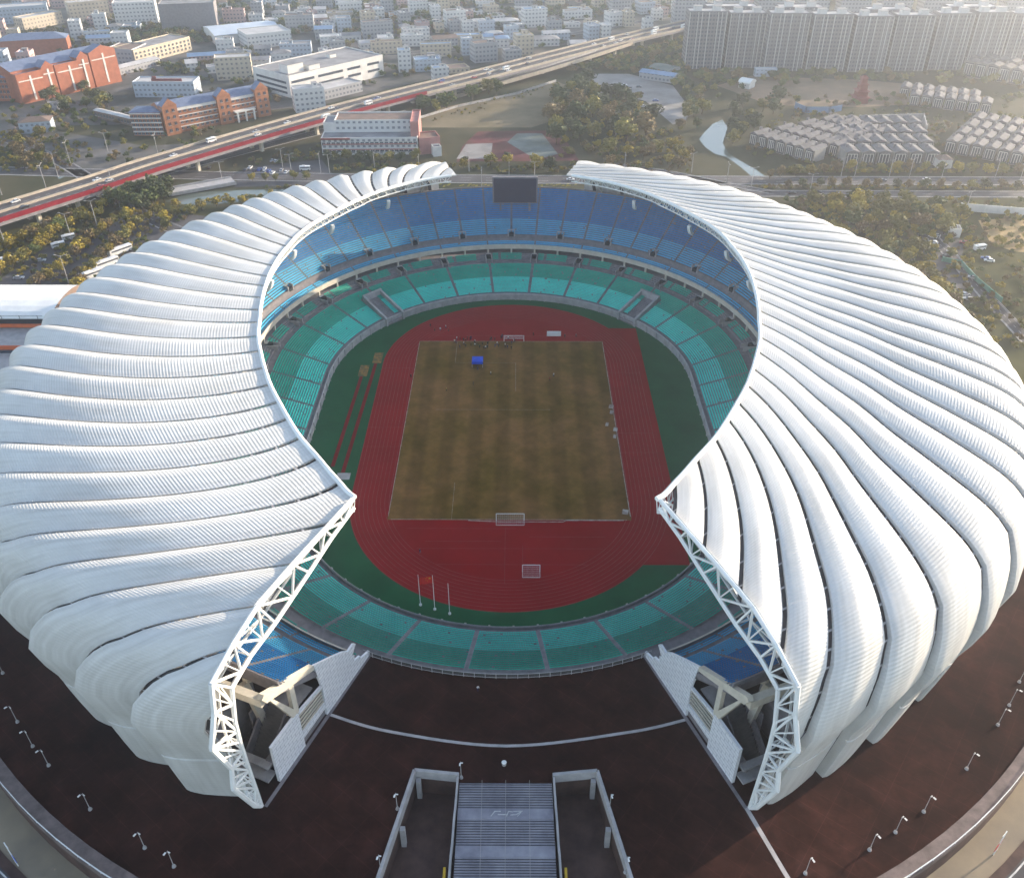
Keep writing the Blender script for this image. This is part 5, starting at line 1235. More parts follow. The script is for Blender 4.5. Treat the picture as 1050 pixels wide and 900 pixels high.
mb = MB(); mb.bar((2, -1.3, 11.9), (62, -1.3, 11.9), .07); mb.build('roof_rail', M['rubber'], t)
# high-rise row at the upper right
TW = [(701, 739, 71, 13), (742, 779, 70, 14.5), (782, 822, 73, 15), (790, 835, 67, 8.5), (825, 864, 74, 16), (868, 905, 74, 18), (908, 946, 73, 17), (950, 985, 72, 15), (988, 1022, 72, 14), (1024, 1062, 72, 15), (719, 770, 58, 8), (880, 925, 62, 11), (960, 1010, 60, 8)]
def solve_h(X, Y, ytop):
    z = 1.
    while z < 140:
        dx, dy, dz = X - CAM.x, Y - CAM.y, z - CAM.z; dpt = dy * CC - dz * CS; v = (-dy * CS - dz * CC) * FPX / dpt
        if 450 + v < ytop: return z
        z += .25
    return z
M['fin'] = mat('pale_tower_fin', (.5, .5, .5), (.42, .42, .42), .3, .8)
for i, (x0, x1, yb, yt) in enumerate(TW):
    t, L_ = base('apartment_tower', 'dark slab tower with pale fins in the hazy row, %s %s' % (ORD[i] if i < 10 else ORD[i - 10], 'from the left in front' if i < 10 else 'of those behind'), 'tower', (x0, yb), (x1, yb), 'hazy apartment towers in a row')
    A = at(x0, yb); h = solve_h(A[0], A[1], yt); dp = 16
    shell(t, L_, dp, h, W_['tower'], M['rooflight'])
    for f in (.02, .24, .34, .52, .76, .86, .98): mb = MB(); mb.box((f * L_, -.3, h / 2), (.5, .6, h)); mb.build('fin', M['fin'], t)
    for f in (.25, .75): roofbox(t, f * L_, 8, h, 6, 6, 3.5, M['fin'])
for i in range(9):
    x0 = 690 + i * 42; t, L_ = base('apartment_tower', 'pale apartment tower almost lost in the haze along the top edge, %s from the left' % ORD[i], 'tower', (x0, 30), (x0 + 30, 30), 'towers lost in haze'); shell(t, L_, 18, 30 + R.uniform(-4, 8), W_['grey'], M['rooflight'])
# terraces of grey-roofed houses
M['villawall'] = mat('grey_house_render', (.34, .32, .31), (.25, .24, .23), .2, .85)
M['villabay'] = mat('dark_house_bay', (.09, .085, .09), (.06, .06, .065), .4, .5)
M['villaroof'] = mat('dark_grey_house_roof', (.19, .185, .19), (.12, .115, .12), .25, .85, spec=.1)
def house_row(a, b, n, lab, px=True, dp=13, h=7.4):
    t, L_ = base('terraced_houses', lab, 'terrace', a, b, 'grey terraced houses beyond the avenue', px); w = L_ / n
    mb, mr = MB(), MB()
    for i in range(n): mb.box((i * w + w / 2, dp / 2, h / 2), (w * .86, dp * (1 if i % 2 else .86), h), 0, 0, None, False)
    mb.build('wall', M['villawall'], t); w_full = w
    for i in range(n):
        x0 = i * w_full + w_full * .06; w = w_full * .88; A = [(x0, -.7, h), (x0 + w, -.7, h), (x0 + w, dp + .7, h), (x0, dp + .7, h), (x0 + w / 2, -.7, h + 1.3), (x0 + w / 2, dp + .7, h + 1.3)]
        mr.quad(A[3], A[0], A[4], A[5]); mr.quad(A[1], A[2], A[5], A[4]); mr.poly([A[0], A[1], A[4]], 1); mr.poly([A[2], A[3], A[5]], 1); mr.box((x0 + w * .3, dp * .6, h + 1.4), (1.4, 1.2, 2.2), 0, 1)
        mk = MB(); mk.box((x0 + w * .5, -.12, h * .5), (w * .86, .3, h * .9)); bay = mk.build('bay', M['villabay'], t)
        mk = MB()
        for k in range(4): mk.box((x0 + w * (.17 + .22 * k), -.35, h * .5), (.28, .4, h * .7))
        mk.box((x0 + w * .5, -.35, h * .85), (w * .7, .4, .3)); mk.build('bay_frame', M['wwall'], bay)
    mr.build('roof', [M['villaroof'], M['conc'], M['villaroof']], t)
A, B = Vector(at(767, 148)), Vector(at(833, 168)); d = (B - A).normalized(); n = Vector((-d.y, d.x))
names = ['nearest the river, front row', 'nearest the river, second row', 'nearest the river, third row', 'nearest the river, fourth row', 'nearest the river, rearmost row']
for k in range(4): house_row(tuple(A + n * k * 20 + d * k * 3), tuple(B + n * k * 20 + d * (k * 3 - (6 if k == 3 else 0))), 7, 'white and grey terrace with pitched roofs ' + names[k], False)
A, B = Vector(at(864, 169)), Vector(at(962, 169))
for k in range(4): house_row((A.x + k * 4, A.y + k * 20), (B.x + k * 4, B.y + k * 20), 6, 'grey terrace facing the avenue in the middle estate, %s row from the front' % ORD[k], False)
A, B = Vector(at(966, 156)), Vector(at(1075, 176)); d = (B - A).normalized(); n = Vector((-d.y, d.x))
for k in range(4): house_row(tuple(A + n * k * 20), tuple(B + n * k * 20), 8, 'hazy grey terrace in the right hand estate, %s row from the front' % ORD[k], False)
A, B = Vector(at(930, 108)), Vector(at(1015, 118))
for k in range(2): house_row((A.x, A.y + k * 20), (B.x, B.y + k * 20), 7, 'small hazy villas with blue grey roofs behind the right hand estate, %s row' % ORD[k], False)
A = at(985, 78); B = at(1070, 92)
for k in range(3): house_row((A[0], A[1] + k * 30), (B[0], B[1] + k * 30), 7, 'faint pale villas below the hazy towers at right, %s row' % ORD[k], False, 12, 11)
# red pagoda
X, Y = at(881, 105); t = thing('pagoda', 'small red timber pagoda standing in the haze behind the grey terraces', 'pagoda', (X, Y, 0))
for k in range(4):
    s = 9 - k * 1.7; mb = MB(); mb.box((0, 0, 2 + k * 4.2), (s, s, 4)); mb.build('storey', M['redpaint'], t); mb = MB(); z = 4 + k * 4.2
    for i in range(4):
        a, b = math.pi / 4 + i * math.pi / 2, math.pi / 4 + (i + 1) * math.pi / 2; q = s * .95; r2 = s * .4
        mb.quad((q * math.cos(a), q * math.sin(a), z), (q * math.cos(b), q * math.sin(b), z), (r2 * math.cos(b), r2 * math.sin(b), z + 1.4), (r2 * math.cos(a), r2 * math.sin(a), z + 1.4))
    mb.build('eave', M['redpaint'], t)
# walls and small structures on the right
def wall(name, lab, pts, h, th, m):
    t = thing(name, lab, 'wall'); mb = MB(); P = [Vector(at(*p)) for p in pts]
    for a, b in zip(P, P[1:]):
        d = (b - a).normalized(); n = Vector((-d.y, d.x)) * th / 2
        mb.hexa([(*(a - n), 0), (*(b - n), 0), (*(b + n), 0), (*(a + n), 0), (*(a - n), h), (*(b - n), h), (*(b + n), h), (*(a + n), h)])
    mb.build('panel', m, t); mb = MB()
    for a, b in zip(P, P[1:]):
        k = max(1, int((b - a).length / 9))
        for i in range(k + 1): q = a + (b - a) * i / k; mb.box((q.x, q.y, h / 2 + .1), (th * 1.8, th * 1.8, h + .2))
    mb.build('post', m, t)
wall('boundary_wall', 'long white boundary wall behind the tan field at right', [(984, 216), (1060, 222)], 4, .4, M['wwall'])
wall('site_wall', 'grey retaining wall between the two terrace estates', [(880, 128), (945, 126), (948, 138)], 6, .6, M['conc_l'])
wall('site_hoarding', 'pale blue site hoarding curving behind the riverside terraces', [(815, 111), (826, 116), (850, 116), (862, 114)], 4, .4, M['roofblue'])
wall('green_fence', 'low green mesh fence beside the lane in the east car park', [(966, 268), (985, 272), (1000, 288), (1026, 310)], 2.2, .3, mat('green_mesh', (.12, .3, .24), None, .5, .7))
wall('field_wall', 'thin pale wall along the far side of the sandy field', [(430, 122), (470, 110), (530, 97), (570, 84)], 1.6, .3, M['conc_l'])
t, L_ = base('site_office', 'row of pale blue cabins on the building site below the towers', 'building', (774, 79), (796, 79)); shell(t, L_, 6, 5, W_['pale_blue'], M['rooflight'])
t, L_ = base('site_shed', 'round roofed white shed on the building site', 'building', (757, 90), (768, 92)); shell(t, L_, 9, 4, M['wwall'], M['white'], 'barrel', rise=2.5)
t, L_ = base('market_shed', 'blue sheet roofed sheds on the far side of the concrete yard', 'building', (655, 81), (690, 86)); shell(t, L_, 12, 5, W_['grey'], M['roofblue'], 'gable', rise=1.5)
t, L_ = base('green_roof_shed', 'shed with a pale green roof beyond the concrete yard', 'building', (664, 76), (684, 80)); shell(t, L_, 18, 5, W_['grey'], M['courtgreen'], 'gable', rise=1.5)
t, L_ = base('gatehouse', 'small pale gatehouse in the trees at the avenue side of the terraces', 'building', (961, 173), (975, 173)); shell(t, L_, 8, 5, M['wwall'], M['roofbrown'], 'hip', rise=2)
t, L_ = base('park_kiosk', 'white kiosk roof among the trees of the east car park', 'building', (972, 243), (984, 244)); shell(t, L_, 6, 3.5, M['wwall'], M['rooflight'])
# the city beyond the highway
kinds = ['white', 'white', 'grey', 'beige', 'pink', 'pale_blue', 'white', 'grey', 'beige']
blocked = [(-380, 330, -150, 560)]
def via_x(Y):
    for a, b in zip(VC, VC[1:]):
        if a.y <= Y <= b.y: return a.x + (b.x - a.x) * (Y - a.y) / (b.y - a.y)
    return 400
rows = 0; Y = 320; nb_city = 0
while Y < 1080:
    X = max(-590, -330 - (Y - 320) * .62) + R.uniform(0, 20); xm = via_x(Y) - 30; row = []
    while X < xm - 14:
        w, dp = R.choice([9, 11, 13, 16, 20, 26]) * R.uniform(.9, 1.15), R.uniform(8, 15); h = R.choice([3.5, 5, 6, 7, 9, 10, 12, 15]) + R.uniform(-1, 1)
        px = 525 + (X + w / 2 - CAM.x) * .0; ok = True
        c = Vector((X + w / 2, Y + dp / 2))
        if any((c - f).length < r + w * .5 for f, r in FOOT): ok = False
        if Y < 460 and R.random() < .45 or R.random() < .06: ok = False
        if ok and X + w < xm: row.append((X, Y + R.uniform(-5, 5), w, dp, h))
        X += w + R.choice([2, 3, 5, 9, 16, 22])
    for j, (x, y, w, dp, h) in enumerate(row):
        k = R.choice(kinds); fl = max(1, int(h / 3.3)); rf = R.choice(['flat', 'flat', 'flat', 'gable', 'hip'] if h < 9 else ['flat'])
        rm = R.choice(['roofgrey', 'rooflight', 'rooflight', 'roofgrey', 'roofblue', 'roofbrown'])
        word = {'white': 'white', 'grey': 'grey', 'beige': 'beige', 'pink': 'pinkish', 'pale_blue': 'pale bluish'}[k]
        nb_city += 1
        if nb_city > 318: continue
        t = thing('city_building', '%s %s building, %s from the left in city row %d beyond the highway' % (word, {'flat': 'flat-roofed', 'gable': 'pitched-roof', 'hip': 'hip-roofed'}[rf], ORD[min(j, 24)], rows + 1), 'building', (x, y, 0), rad(R.choice([13, 15, 17, 20, 8])), 'city buildings beyond the highway')
        shell(t, w, dp, h, W_[k], M[rm], rf, rise=2)
        if rf == 'flat' and R.random() < .75: roofbox(t, R.uniform(.25, .75) * w, R.uniform(.35, .65) * dp, h, R.uniform(3, 6), R.uniform(3, 5), R.uniform(2, 3.4), W_[k])
        if rf == 'flat' and R.random() < .4: mb = MB(); xx = R.uniform(.15, .85) * w; mb.bar((xx, dp * .3, h), (xx, dp * .3, h + 1.3), .9, 0, 8); mb.build('water_tank', M['white'], t)
    rows += 1; Y += R.uniform(24, 30) * (1 + (Y - 430) / 1300)

# ------------------------------------------------------------------ street lamps beyond
def mast_proto(h):
    t = thing('road_lamp', '', 'street lamp'); mb = MB(); mb.bar((0, 0, 0), (0, 0, h), .22, 0, 6, .12); mb.build('pole', M['conc_l'], t)
    mb = MB()
    for s in (-1, 1): mb.bar((0, 0, h - .3), (s * 2.2, 0, h + .3), .1); mb.box((s * 2.4, 0, h + .3), (.9, .35, .18))
    mb.build('lamp_arm', M['conc_l'], t); return t
ms = None
MP = [(100, 233), (74, 247), (118, 200), (8, 258), (48, 195), (73, 170), (112, 160), (60, 182), (2, 200), (163, 162), (228, 186), (290, 172), (299, 178), (329, 177), (338, 178), (384, 172), (71, 292), (481, 176), (522, 186), (548, 186), (494, 194), (709, 177), (745, 188), (770, 192), (830, 199), (862, 182), (876, 182), (911, 184), (932, 183), (965, 184), (1044, 190), (990, 218), (1020, 183), (640, 178), (430, 180)]
for i, (px, py) in enumerate(MP):
    lab = 'tall grey road lamp %s' % ('beside the elevated highway' if px < 170 else 'at the north car park' if px < 345 else 'on the avenue behind the stadium')
    if ms is None: ms = mast_proto(11); o = ms
    else: o = copy_tree(ms)
    X, Y = at(px, py); o.location = (X, Y, 0); o.rotation_euler = (0, 0, R.choice([0, .6, 1.57])); sc_ = 1.25 if px < 170 else 1.0; o.scale = (1, 1, sc_)
    tag(o, lab + ', %s from the left' % ORD[sorted([q[0] for q in MP if (q[0] < 170) == (px < 170) and (q[0] < 345) == (px < 345)]).index(px)], 'street lamp', 'tall road lamps')
# banner lamps on the ring road
for s, m_, lab in ((-1, 'bluecloth', 'street lamp with two bright blue banners at the lower left corner'), (1, 'red', 'street lamp with two red banners at the lower right corner')):
    X, Y = (-97.0, -158.6) if s < 0 else at(1020, 873, 1); t = thing('banner_lamp', lab, 'street lamp', (X, Y, 0), rad(40 * s), 'banner lamps on the ring road')
    mb = MB(); mb.bar((0, 0, 0), (0, 0, 8.5), .12, 0, 6); mb.bar((0, 0, 8.4), (-s * 1.8, 0, 8.6), .08); mb.build('pole', M['white'], t)
    for q in (-1, 1): mb = MB(); mb.box((q * .75, 0, 3.4), (1.0, .08, 2.0)); mb.build('banner', M[m_], t)

# ================================================================== TREES
leafm = {}
def leaf_mat(n, c, c2):
    m, nt, b = newmat('leaves_' + n); tc = nd(nt, 'ShaderNodeTexCoord'); oi = nd(nt, 'ShaderNodeObjectInfo')
    ns = nd(nt, 'ShaderNodeTexNoise', Scale=3.5, Detail=3.); nt.links.new(tc.outputs['Object'], ns.inputs['Vector'])
    r = nd(nt, 'ShaderNodeValToRGB'); r.color_ramp.elements[0].position = .35; r.color_ramp.elements[1].position = .65; r.color_ramp.elements[0].color = (*c2, 1); r.color_ramp.elements[1].color = (*c, 1); nt.links.new(ns.outputs['Fac'], r.inputs['Fac'])
    h = nd(nt, 'ShaderNodeHueSaturation'); mr = nd(nt, 'ShaderNodeMapRange'); mr.inputs['To Min'].default_value = .7; mr.inputs['To Max'].default_value = 1.3; nt.links.new(oi.outputs['Random'], mr.inputs['Value'])
    nt.links.new(mr.outputs[0], h.inputs['Value']); nt.links.new(r.outputs['Color'], h.inputs['Color']); nt.links.new(h.outputs['Color'], b.inputs['Base Color']); b.inputs['Roughness'].default_value = .7; b.inputs['Specular IOR Level'].default_value = .15; return m
for n, c, c2 in (('olive', (.21, .18, .036), (.11, .105, .024)), ('yellow', (.36, .27, .03), (.20, .16, .025)), ('dark', (.075, .09, .034), (.04, .052, .02)), ('brown', (.19, .135, .055), (.11, .08, .035)), ('green', (.11, .13, .032), (.055, .075, .02))): leafm[n] = leaf_mat(n, c, c2)
def crown_arrays(seed, nc, nl, ls):
    rg = np.random.default_rng(seed); C_ = []
    for i in range(nc):
        v = rg.normal(size=3); v /= np.linalg.norm(v); rr = rg.uniform(.25, .8); C_.append((v[0] * .36 * rr / .8, v[1] * .36 * rr / .8, .62 + v[2] * .3 * rr / .8, rg.uniform(.13, .2)))
    V = []
    for cx, cy, cz, cr in C_:
        for k in range(nl):
            v = rg.normal(size=3); v /= np.linalg.norm(v); p = np.array((cx, cy, cz)) + v * cr * rg.uniform(.75, 1.08); nrm = v + rg.normal(size=3) * .55; nrm /= np.linalg.norm(nrm)
            a = np.cross(nrm, (0, 0, 1.)) + 1e-4; a /= np.linalg.norm(a); b = np.cross(nrm, a); s = ls * rg.uniform(.7, 1.25)
            V.append([p - a * s - b * s * .7, p + a * s - b * s * .7, p + a * s * .8 + b * s * .7, p - a * s * .8 + b * s * .7])
    return np.array(V)
TREES = {}
def trunk_mesh():
    mb = MB(); mb.bar((0, 0, 0), (.01, 0, .38), .028, 0, 6, .018)
    for a in (0, 2.1, 4.2): mb.bar((.01, 0, .34), (.2 * math.cos(a), .2 * math.sin(a), .66), .015, 0, 5, .006)
    o = mb.build('tmp', M['trunk']); m = o.data; bpy.data.objects.remove(o); m.name = 'trunk'; return m
TRK = trunk_mesh(); CR = [crown_arrays(40 + i, 18, 36, .047) for i in range(4)]
def crown_mesh(k, kind):
    V = CR[k].reshape(-1, 3); F = np.arange(len(V)).reshape(-1, 4); o = npmesh('crown', V, F, np.zeros(len(F)), [leafm[kind]]); m = o.data; bpy.data.objects.remove(o); return m
ntree = 0
def tree(x, y, h, kind, lab, group):
    global ntree
    if ntree >= 298: return
    ntree += 1; k = R.randrange(4)
    if (k, kind) not in TREES: TREES[(k, kind)] = crown_mesh(k, kind)
    t = thing('tree', lab, 'tree', (x, y, 0), R.uniform(0, 6.28), group); w = R.uniform(.95, 1.35); t.scale = (h * w, h * w, h)
    link('trunk', TRK, t); link('crown', TREES[(k, kind)], t)
def inpoly(x, y, P):
    c = False
    for i in range(len(P)):
        (x0, y0), (x1, y1) = P[i], P[i - 1]
        if (y0 > y) != (y1 > y) and x < (x1 - x0) * (y - y0) / (y1 - y0) + x0: c = not c
    return c
def off_roads(x, y):
    if 230 < y < 250 or 212 < y < 224: return False
    d = min((Vector((x, y)) - p).length for p in VC[::2]); return d > 17
def scatter(poly, n, hs, kinds_, lab, group, gap=5., check=True):
    P = [at(*p) for p in poly]; xs, ys = [p[0] for p in P], [p[1] for p in P]; pts = []; tries = 0
    while len(pts) < n and tries < 4000:
        tries += 1; x, y = R.uniform(min(xs), max(xs)), R.uniform(min(ys), max(ys))
        if not inpoly(x, y, P) or (check and not off_roads(x, y)): continue
        if math.hypot(x, y + 20) < 166: continue
        if any((x - a) ** 2 + (y - b) ** 2 < gap * gap for a, b in pts): continue
        pts.append((x, y))
    for x, y in pts:
        k = R.choice(kinds_); word = {'olive': 'olive green', 'yellow': 'yellow leaved', 'dark': 'dark green', 'brown': 'brownish', 'green': 'mid green'}[k]
        tree(x, y, R.uniform(*hs), k, '%s tree %s' % (word, lab), '%s trees %s' % (word, lab))
def line_trees(pts, n, hs, kinds_, lab, jit=1.5):
    P = [Vector(at(*p)) for p in pts]; Ls = [0]
    for a, b in zip(P, P[1:]): Ls.append(Ls[-1] + (b - a).length)
    for i in range(n):
        s = (i + .5) * Ls[-1] / n
        for j in range(len(P) - 1):
            if Ls[j + 1] >= s: p = P[j] + (P[j + 1] - P[j]) * (s - Ls[j]) / (Ls[j + 1] - Ls[j]); break
        k = R.choice(kinds_); word = {'olive': 'olive green', 'yellow': 'yellow leaved', 'dark': 'dark green', 'brown': 'brownish', 'green': 'mid green'}[k]
        tree(p.x + R.uniform(-jit, jit), p.y + R.uniform(-jit, jit), R.uniform(*hs), k, '%s tree %s' % (word, lab), '%s trees %s' % (word, lab))
line_trees([(-5, 262), (50, 236), (130, 205)], 17, (5, 7.5), ['olive', 'yellow', 'brown'], 'in the outermost row of the west car park, near the highway')
line_trees([(0, 285), (30, 268), (66, 236), (110, 222)], 14, (5.5, 8), ['olive', 'yellow', 'yellow', 'green'], 'in the second row of the west car park')
line_trees([(40, 296), (75, 268), (105, 240), (140, 222)], 15, (5, 7.5), ['olive', 'yellow', 'brown'], 'in the third row of the west car park')
line_trees([(80, 298), (100, 275), (120, 254), (150, 228)], 14, (5, 7), ['olive', 'brown', 'yellow'], 'beside the coaches in the west car park')
line_trees([(168, 238), (180, 224), (225, 212), (290, 206)], 10, (5, 7), ['olive', 'yellow'], 'between the canal and the humped roof')
scatter([(118, 212), (122, 192), (165, 186), (176, 210), (150, 220)], 10, (9, 12.5), ['dark', 'dark', 'green'], 'in the dark clump below the highway', '', 6)
scatter([(150, 232), (170, 200), (200, 212), (185, 225)], 5, (5, 7), ['yellow', 'olive'], 'near the canal bridge', '')
scatter([(0, 190), (0, 140), (50, 138), (58, 165), (40, 186)], 16, (5, 8), ['olive', 'brown', 'brown'], 'in the rough ground left of the highway', '')
scatter([(36, 118), (45, 97), (115, 92), (130, 100), (95, 120), (60, 126)], 13, (8, 11), ['dark', 'olive', 'green'], 'in front of the red brick complex', '', 7)
line_trees([(250, 185), (275, 186), (320, 184)], 5, (4, 5.5), ['olive', 'yellow'], 'beside the north car park')
line_trees([(330, 164), (370, 167), (430, 166)], 9, (6, 8), ['dark', 'olive'], 'in front of the pink office block')
scatter([(455, 176), (470, 165), (560, 166), (570, 176)], 9, (5, 8), ['olive', 'yellow', 'yellow', 'dark'], 'along the avenue in front of the red court', '')
scatter([(432, 115), (445, 104), (500, 90), (510, 96), (470, 108), (440, 122)], 9, (9, 12), ['olive', 'green', 'dark'], 'below the highway beside the sandy field', '', 6)
scatter([(562, 128), (575, 104), (600, 92), (640, 96), (668, 118), (668, 150), (620, 166), (575, 160)], 38, (10, 16), ['dark', 'dark', 'olive', 'brown', 'dark'], 'in the dense grove behind the far stand', '', 8)
scatter([(600, 172), (640, 160), (700, 150), (718, 168), (720, 182), (640, 176)], 14, (5, 8), ['yellow', 'olive', 'brown', 'yellow'], 'in the scrub between the grove and the avenue', '', 7)
scatter([(700, 100), (720, 98), (722, 125), (708, 145), (700, 160), (690, 130)], 10, (7, 10), ['brown', 'olive', 'green'], 'on the left bank of the river', '', 8)
scatter([(748, 110), (800, 104), (800, 120), (768, 140), (760, 165), (748, 150)], 13, (8, 12), ['dark', 'dark', 'olive'], 'on the right bank of the river', '', 8)
line_trees([(780, 184), (860, 176), (960, 177), (1050, 180)], 18, (5, 7.5), ['olive', 'brown', 'yellow'], 'in front of the terraces on the far side of the avenue')
line_trees([(800, 193), (900, 193.5), (1050, 195)], 16, (4.5, 6.5), ['brown', 'olive', 'dark'], 'on the planted strip between the two carriageways')
scatter([(815, 208), (870, 206), (940, 210), (985, 224), (995, 250), (960, 238), (930, 250), (945, 275), (990, 330), (1000, 350), (940, 300), (880, 250)], 44, (7, 11), ['olive', 'yellow', 'brown', 'green', 'olive'], 'in the grove curving round the east roof shell', '', 5.5)
scatter([(1000, 262), (1050, 262), (1060, 330), (1030, 318), (1010, 300)], 12, (8, 12), ['olive', 'dark', 'brown'], 'between the east car park and the tan field', '', 7)
scatter([(1005, 345), (1060, 330), (1075, 400), (1040, 385)], 13, (7, 10), ['olive', 'brown', 'dark'], 'beyond the lane below the east car park', '', 6)
line_trees([(998, 224), (1050, 226)], 8, (4.5, 6), ['dark', 'olive'], 'in front of the long white boundary wall')
# woodland and hedges too many to count: one object each
def mass(name, lab, specs, kinds_, ls=.09):
    arr = crown_arrays(77, 9, 20, ls * .72); V, MI = [], []
    for poly, n, hs in specs:
        P = [at(*p) for p in poly]; xs, ys = [p[0] for p in P], [p[1] for p in P]; k = 0; tries = 0
        while k < n and tries < n * 30:
            tries += 1; x, y = R.uniform(min(xs), max(xs)), R.uniform(min(ys), max(ys))
            if not inpoly(x, y, P) or not off_roads(x, y) or math.hypot(x, y + 20) < 166: continue
            k += 1; h = R.uniform(*hs); a = R.uniform(0, 6.28); w = h * R.uniform(.9, 1.4); q = arr.copy(); X_ = q[..., 0] * math.cos(a) - q[..., 1] * math.sin(a); Y_ = q[..., 0] * math.sin(a) + q[..., 1] * math.cos(a)
            q[..., 0], q[..., 1], q[..., 2] = X_ * w + x, Y_ * w + y, (q[..., 2] - .2) * h; V.append(q); MI += [R.randrange(len(kinds_))] * len(q)
    V = np.concatenate(V).reshape(-1, 3); o = npmesh(name, V, np.arange(len(V)).reshape(-1, 4), MI, [leafm[k] for k in kinds_]); tag(o, lab, None, None, 'stuff')
mass('woodland', 'far dull green woodland and scrub beyond the avenue and around the city', [
    ([(560, 78), (640, 55), (700, 34), (700, 92), (640, 74), (600, 74)], 150, (5, 9)), ([(690, 60), (760, 76), (1050, 76), (1050, 90), (860, 84), (740, 95), (700, 100)], 130, (5, 9)),
    ([(170, 34), (300, 28), (330, 36), (200, 40)], 60, (7, 11)), ([(80, 44), (170, 28), (210, 38), (120, 48), (40, 46)], 70, (6, 10)), ([(165, 72), (230, 55), (260, 52), (235, 68), (190, 78)], 60, (4, 8)), ([(350, 36), (450, 24), (460, 30), (380, 42)], 50, (5, 8)),
    ([(0, 130), (60, 110), (130, 118), (90, 135), (20, 145)], 40, (3, 6)), ([(700, 100), (1050, 98), (1050, 112), (900, 112), (800, 108)], 70, (3, 6)), ([(945, 60), (1060, 60), (1060, 100), (1000, 84)], 40, (4, 7)), ([(200, 60), (330, 30), (500, 20), (690, 8), (690, 20), (520, 60), (340, 100), (280, 112)], 260, (3, 7)), ([(0, 40), (200, 0), (700, 0), (690, 12), (330, 36), (60, 60)], 950, (4, 8)), ([(0, 98), (130, 112), (240, 140), (330, 112), (330, 124), (200, 168), (60, 168), (0, 150)], 150, (2.5, 5)), ([(110, 70), (260, 60), (300, 100), (270, 112), (140, 98)], 90, (3, 6)), ([(760, 160), (830, 170), (960, 172), (1050, 178), (1050, 120), (960, 112), (800, 112)], 330, (2, 4.5))], ['olive', 'dark', 'brown', 'green'], .11)
mass('hedges', 'low hedges and shrubs filling the planted strips and car park verges', [
    ([(800, 206), (870, 204), (960, 214), (1000, 240), (960, 240), (930, 250), (1000, 350), (950, 300), (880, 250)], 260, (3, 6)), ([(0, 290), (0, 250), (120, 205), (210, 215), (150, 250), (100, 296)], 380, (1.5, 3.4)), ([(800, 206), (1050, 204), (1060, 330), (1040, 380), (960, 300)], 420, (2, 4.5)), ([(770, 191), (1050, 192), (1050, 197), (780, 196)], 130, (1.5, 3)),
    ([(800, 175), (1050, 177), (1050, 182), (800, 182)], 150, (2, 4)), ([(200, 208), (320, 202), (330, 190), (250, 194)], 60, (1.5, 3)), ([(340, 170), (455, 168), (455, 180), (345, 184)], 90, (2, 4)), ([(455, 172), (600, 168), (720, 178), (560, 182)], 90, (1.5, 3.5)),
    ([(440, 122), (520, 96), (580, 82), (590, 90), (540, 100), (450, 128)], 60, (1, 2.5)), ([(600, 150), (700, 130), (720, 175), (620, 172)], 110, (2, 5)), ([(565, 95), (660, 95), (668, 160), (575, 164)], 130, (3, 7)), ([(0, 190), (0, 135), (90, 150), (60, 190)], 150, (1.5, 4)), ([(180, 175), (330, 150), (330, 165), (240, 172), (190, 182)], 50, (2, 4))], ['olive', 'yellow', 'brown', 'green'], .1)
mb = MB()
fl = npmesh  # yellow flower beds behind the far stand
def beds():
    V = []
    for _ in range(260):
        x, y = R.uniform(-40, 75), R.choice([204, 207, 228]) + R.uniform(-1.4, 1.4); a = R.uniform(0, 6.28); s = .7; z = R.uniform(.2, 1.1)
        V.append([(x - s, y - s * .6, z), (x + s, y - s * .5, z + .3), (x + s, y + s * .6, z + .5), (x - s, y + s * .5, z + .2)])
    V = np.array(V).reshape(-1, 3); o = npmesh('flower_beds', V, np.arange(len(V)).reshape(-1, 4), np.zeros(len(V) // 4), [leafm['yellow']]); tag(o, 'yellow flower beds along the avenue behind the scoreboard', None, None, 'stuff')
beds()

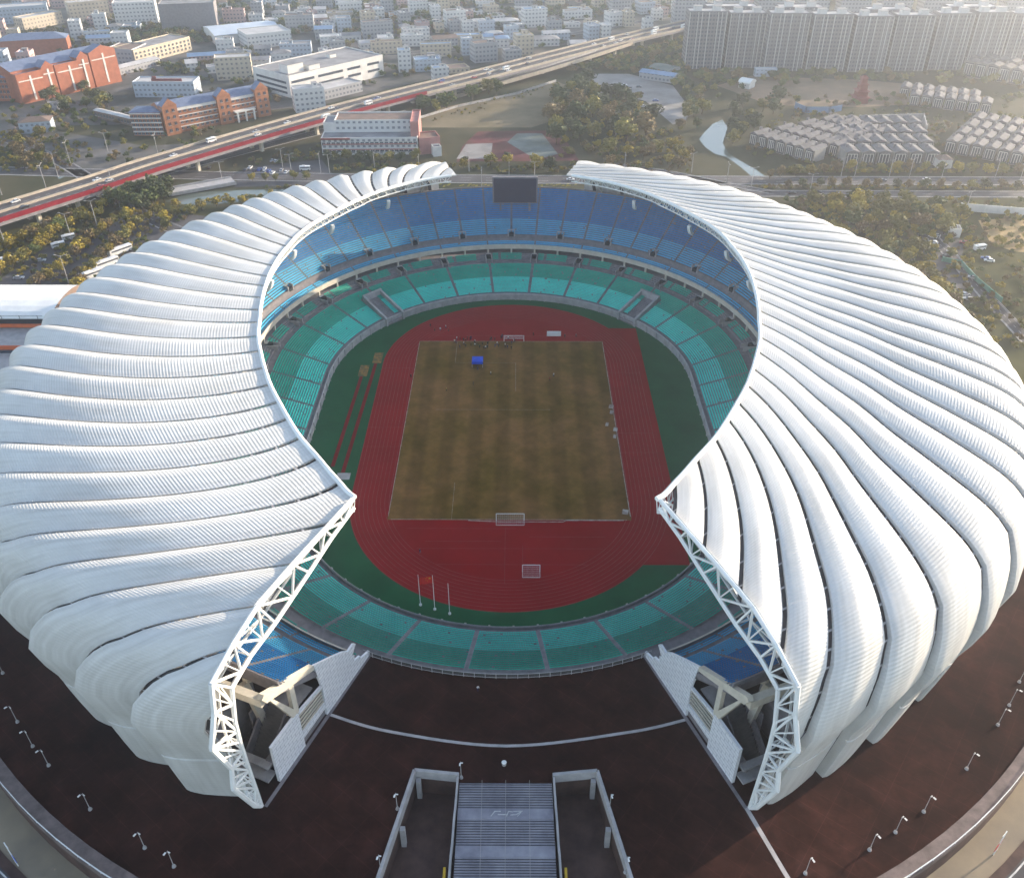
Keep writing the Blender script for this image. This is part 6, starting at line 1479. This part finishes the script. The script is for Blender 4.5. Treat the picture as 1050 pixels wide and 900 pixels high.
# ================================================================== AIR, LIGHT
SUN_AZ, SUN_EL = 30.5, 13.5        # from the right and beyond (degrees from +X towards +Y)
def haze():
    mb = MB(); mb.box((0, 450, 99), (2600, 2200, 202)); m = bpy.data.materials.new('haze'); m.use_nodes = True; nt = m.node_tree; nt.nodes.clear()
    o = nt.nodes.new('ShaderNodeOutputMaterial'); v = nt.nodes.new('ShaderNodeVolumePrincipled'); v.inputs['Color'].default_value = (.86, .90, 1, 1); v.inputs['Density'].default_value = .00034; v.inputs['Anisotropy'].default_value = .87
    nt.links.new(v.outputs['Volume'], o.inputs['Volume']); ob = mb.build('haze', m); tag(ob, 'pale blue winter haze thickening with distance', None, None, 'stuff')
haze()
w = bpy.data.worlds.new('World'); scene.world = w; w.use_nodes = True; nt = w.node_tree; bg = nt.nodes['Background']
sky = nt.nodes.new('ShaderNodeTexSky'); sky.sky_type = 'NISHITA'; sky.sun_disc = False; sky.sun_elevation = rad(SUN_EL); sky.sun_rotation = rad(90 - SUN_AZ); sky.air_density = 1.0; sky.dust_density = .6; sky.ozone_density = 1.2
hs = nt.nodes.new('ShaderNodeHueSaturation'); hs.inputs['Saturation'].default_value = .8
nt.links.new(sky.outputs['Color'], hs.inputs['Color']); nt.links.new(hs.outputs['Color'], bg.inputs['Color']); bg.inputs['Strength'].default_value = .115
sl = bpy.data.lights.new('sun', 'SUN'); sl.energy = 3.5; sl.angle = rad(.5); sl.color = (1, .83, .62); so = bpy.data.objects.new('sun', sl); COL.objects.link(so)
sd = Vector((math.cos(rad(SUN_AZ)) * math.cos(rad(SUN_EL)), math.sin(rad(SUN_AZ)) * math.cos(rad(SUN_EL)), math.sin(rad(SUN_EL))))
so.rotation_euler = sd.to_track_quat('Z', 'Y').to_euler(); so.location = sd * 600
scene.view_settings.view_transform = 'Standard'; scene.view_settings.look = 'None'; scene.view_settings.gamma = 1; scene.view_settings.use_curve_mapping = False
scene.view_settings.exposure = 2.0
scene.render.engine = 'CYCLES'; scene.cycles.max_bounces = 6; scene.cycles.diffuse_bounces = 3; scene.cycles.volume_bounces = 1; scene.cycles.use_denoising = True
